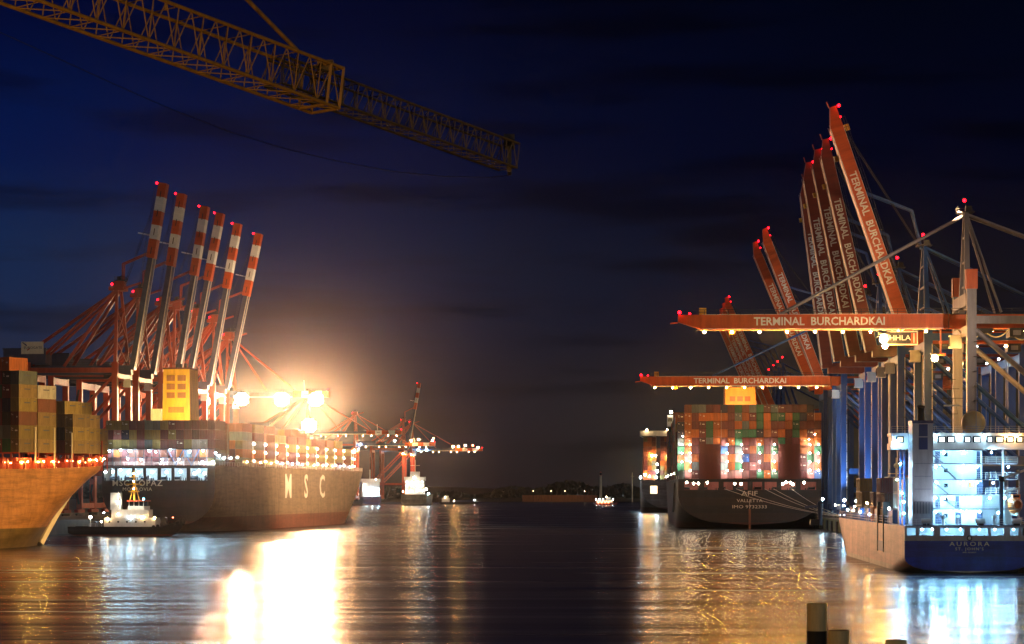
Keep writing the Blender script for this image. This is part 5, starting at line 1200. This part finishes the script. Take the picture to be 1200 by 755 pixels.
# ------------------------------------------------------------------ unseen floodlight masts, added just out of frame (they light the near ship, jib, piles, cranes)
fm = high_mast((118, 392, QZ), 44, 'sod', 'added tall sodium floodlight mast beyond the right edge of the picture')
def mast_spot(root, z, P, aim, cone, c=(1, .55, .16), blend=.7, size=1.0):
    l = root.location; lo = Vector((0, 0, z)); o = light('SPOT', 'floodlight_beam', tuple(lo), P, c, root, size, aim=tuple(Vector(aim)-Vector(l)), cone=cone, blend=blend); return o
mast_spot(fm, 43, 5.0e6, (-106, 510, 16), 18, blend=.5)                       # near left ship
mast_spot(fm, 43, 2.4e5, (62, 480, 47), 42, (1, .72, .5))            # lowered boom and grey posts
mast_spot(fm, 44, 0.6e5, (80, 540, 82), 46, (1, .62, .3))
light('SPOT', 'raised_boom_fill', (-2, 3, 66), 5e4, (1, .6, .3), c1, .5, aim=(10, -50, 82), cone=75)              # added spot without a lamp head, brightening the raised booms
light('SPOT', 'ship_fill', (50, 1, 41.5), 1.5e5, (1, .7, .42), c1, .5, aim=(19, 55, 4), cone=52, blend=.7)  # added spot near the boom tip, brightening the feeder's containers
mast_spot(fm, 40, 0.7e5, (66, 410, 4), 40, (1, .62, .35))              # feeder ship side
m2_ = high_mast((60, 150, QZ-4), 26, 'sod', 'added shorter sodium lamp mast beyond the lower right edge')
mast_spot(m2_, 25, 6.0e4, (11.5, 88, 6), 50)
m3_ = high_mast((-34, 62, 0), 16, 'sod', 'added low sodium lamp mast beyond the left edge under the jib')
mast_spot(m3_, 15, 0.5e5, (-12, 112, 34), 70, (1, .55, .15))
# added long-throw fill spot on the second lowered boom towards the lettered ship
cr = [o for o in COL.objects if o.get('category') == 'crane' and abs(o.location.y-740) < 1 and o.location.x > 0][0]
light('SPOT', 'ship_fill', (60, 0, 42.5), 2.1e6, (1, .66, .34), cr, .8, aim=(178, -95, 16), cone=70, blend=.9)

for D, P in ((740, 5e4), (664, 4e4), (628, 2.5e4)):  # cool lamps and spots added to brighten these legs
    rt = [o for o in COL.objects if o.get('category') == 'crane' and abs(o.location.y-D) < 1 and o.location.x > 0][0]
    mb = MB(); mb.lamp((3.2, 8.5, 6), .4, EM['cool']); mb.build('leg_lamp', rt)
    light('SPOT', 'leg_light', (5.2, 17, 5), P, (.62, .82, 1), rt, .4, aim=(-3.5, 9, 26), cone=80)
# ------------------------------------------------------------------ haze, added so the lamps carry halos
mb = MB(); mb.box((-1800, -900, -2), (1800, 3600, 150), None)
me = bpy.data.meshes.new('haze'); me.from_pydata(mb.v, [], mb.f); hz = bpy.data.objects.new('haze', me); COL.objects.link(hz); tag(hz, kind='stuff')
hm_ = bpy.data.materials.new('haze_air'); hm_.use_nodes = True; t = hm_.node_tree; t.nodes.clear()
pv = t.nodes.new('ShaderNodeVolumePrincipled'); pv.inputs['Density'].default_value = HAZE_DENSITY; pv.inputs['Color'].default_value = (.9, .9, .92, 1); pv.inputs['Anisotropy'].default_value = .975
oo = t.nodes.new('ShaderNodeOutputMaterial'); t.links.new(pv.outputs[0], oo.inputs['Volume']); me.materials.append(hm_)
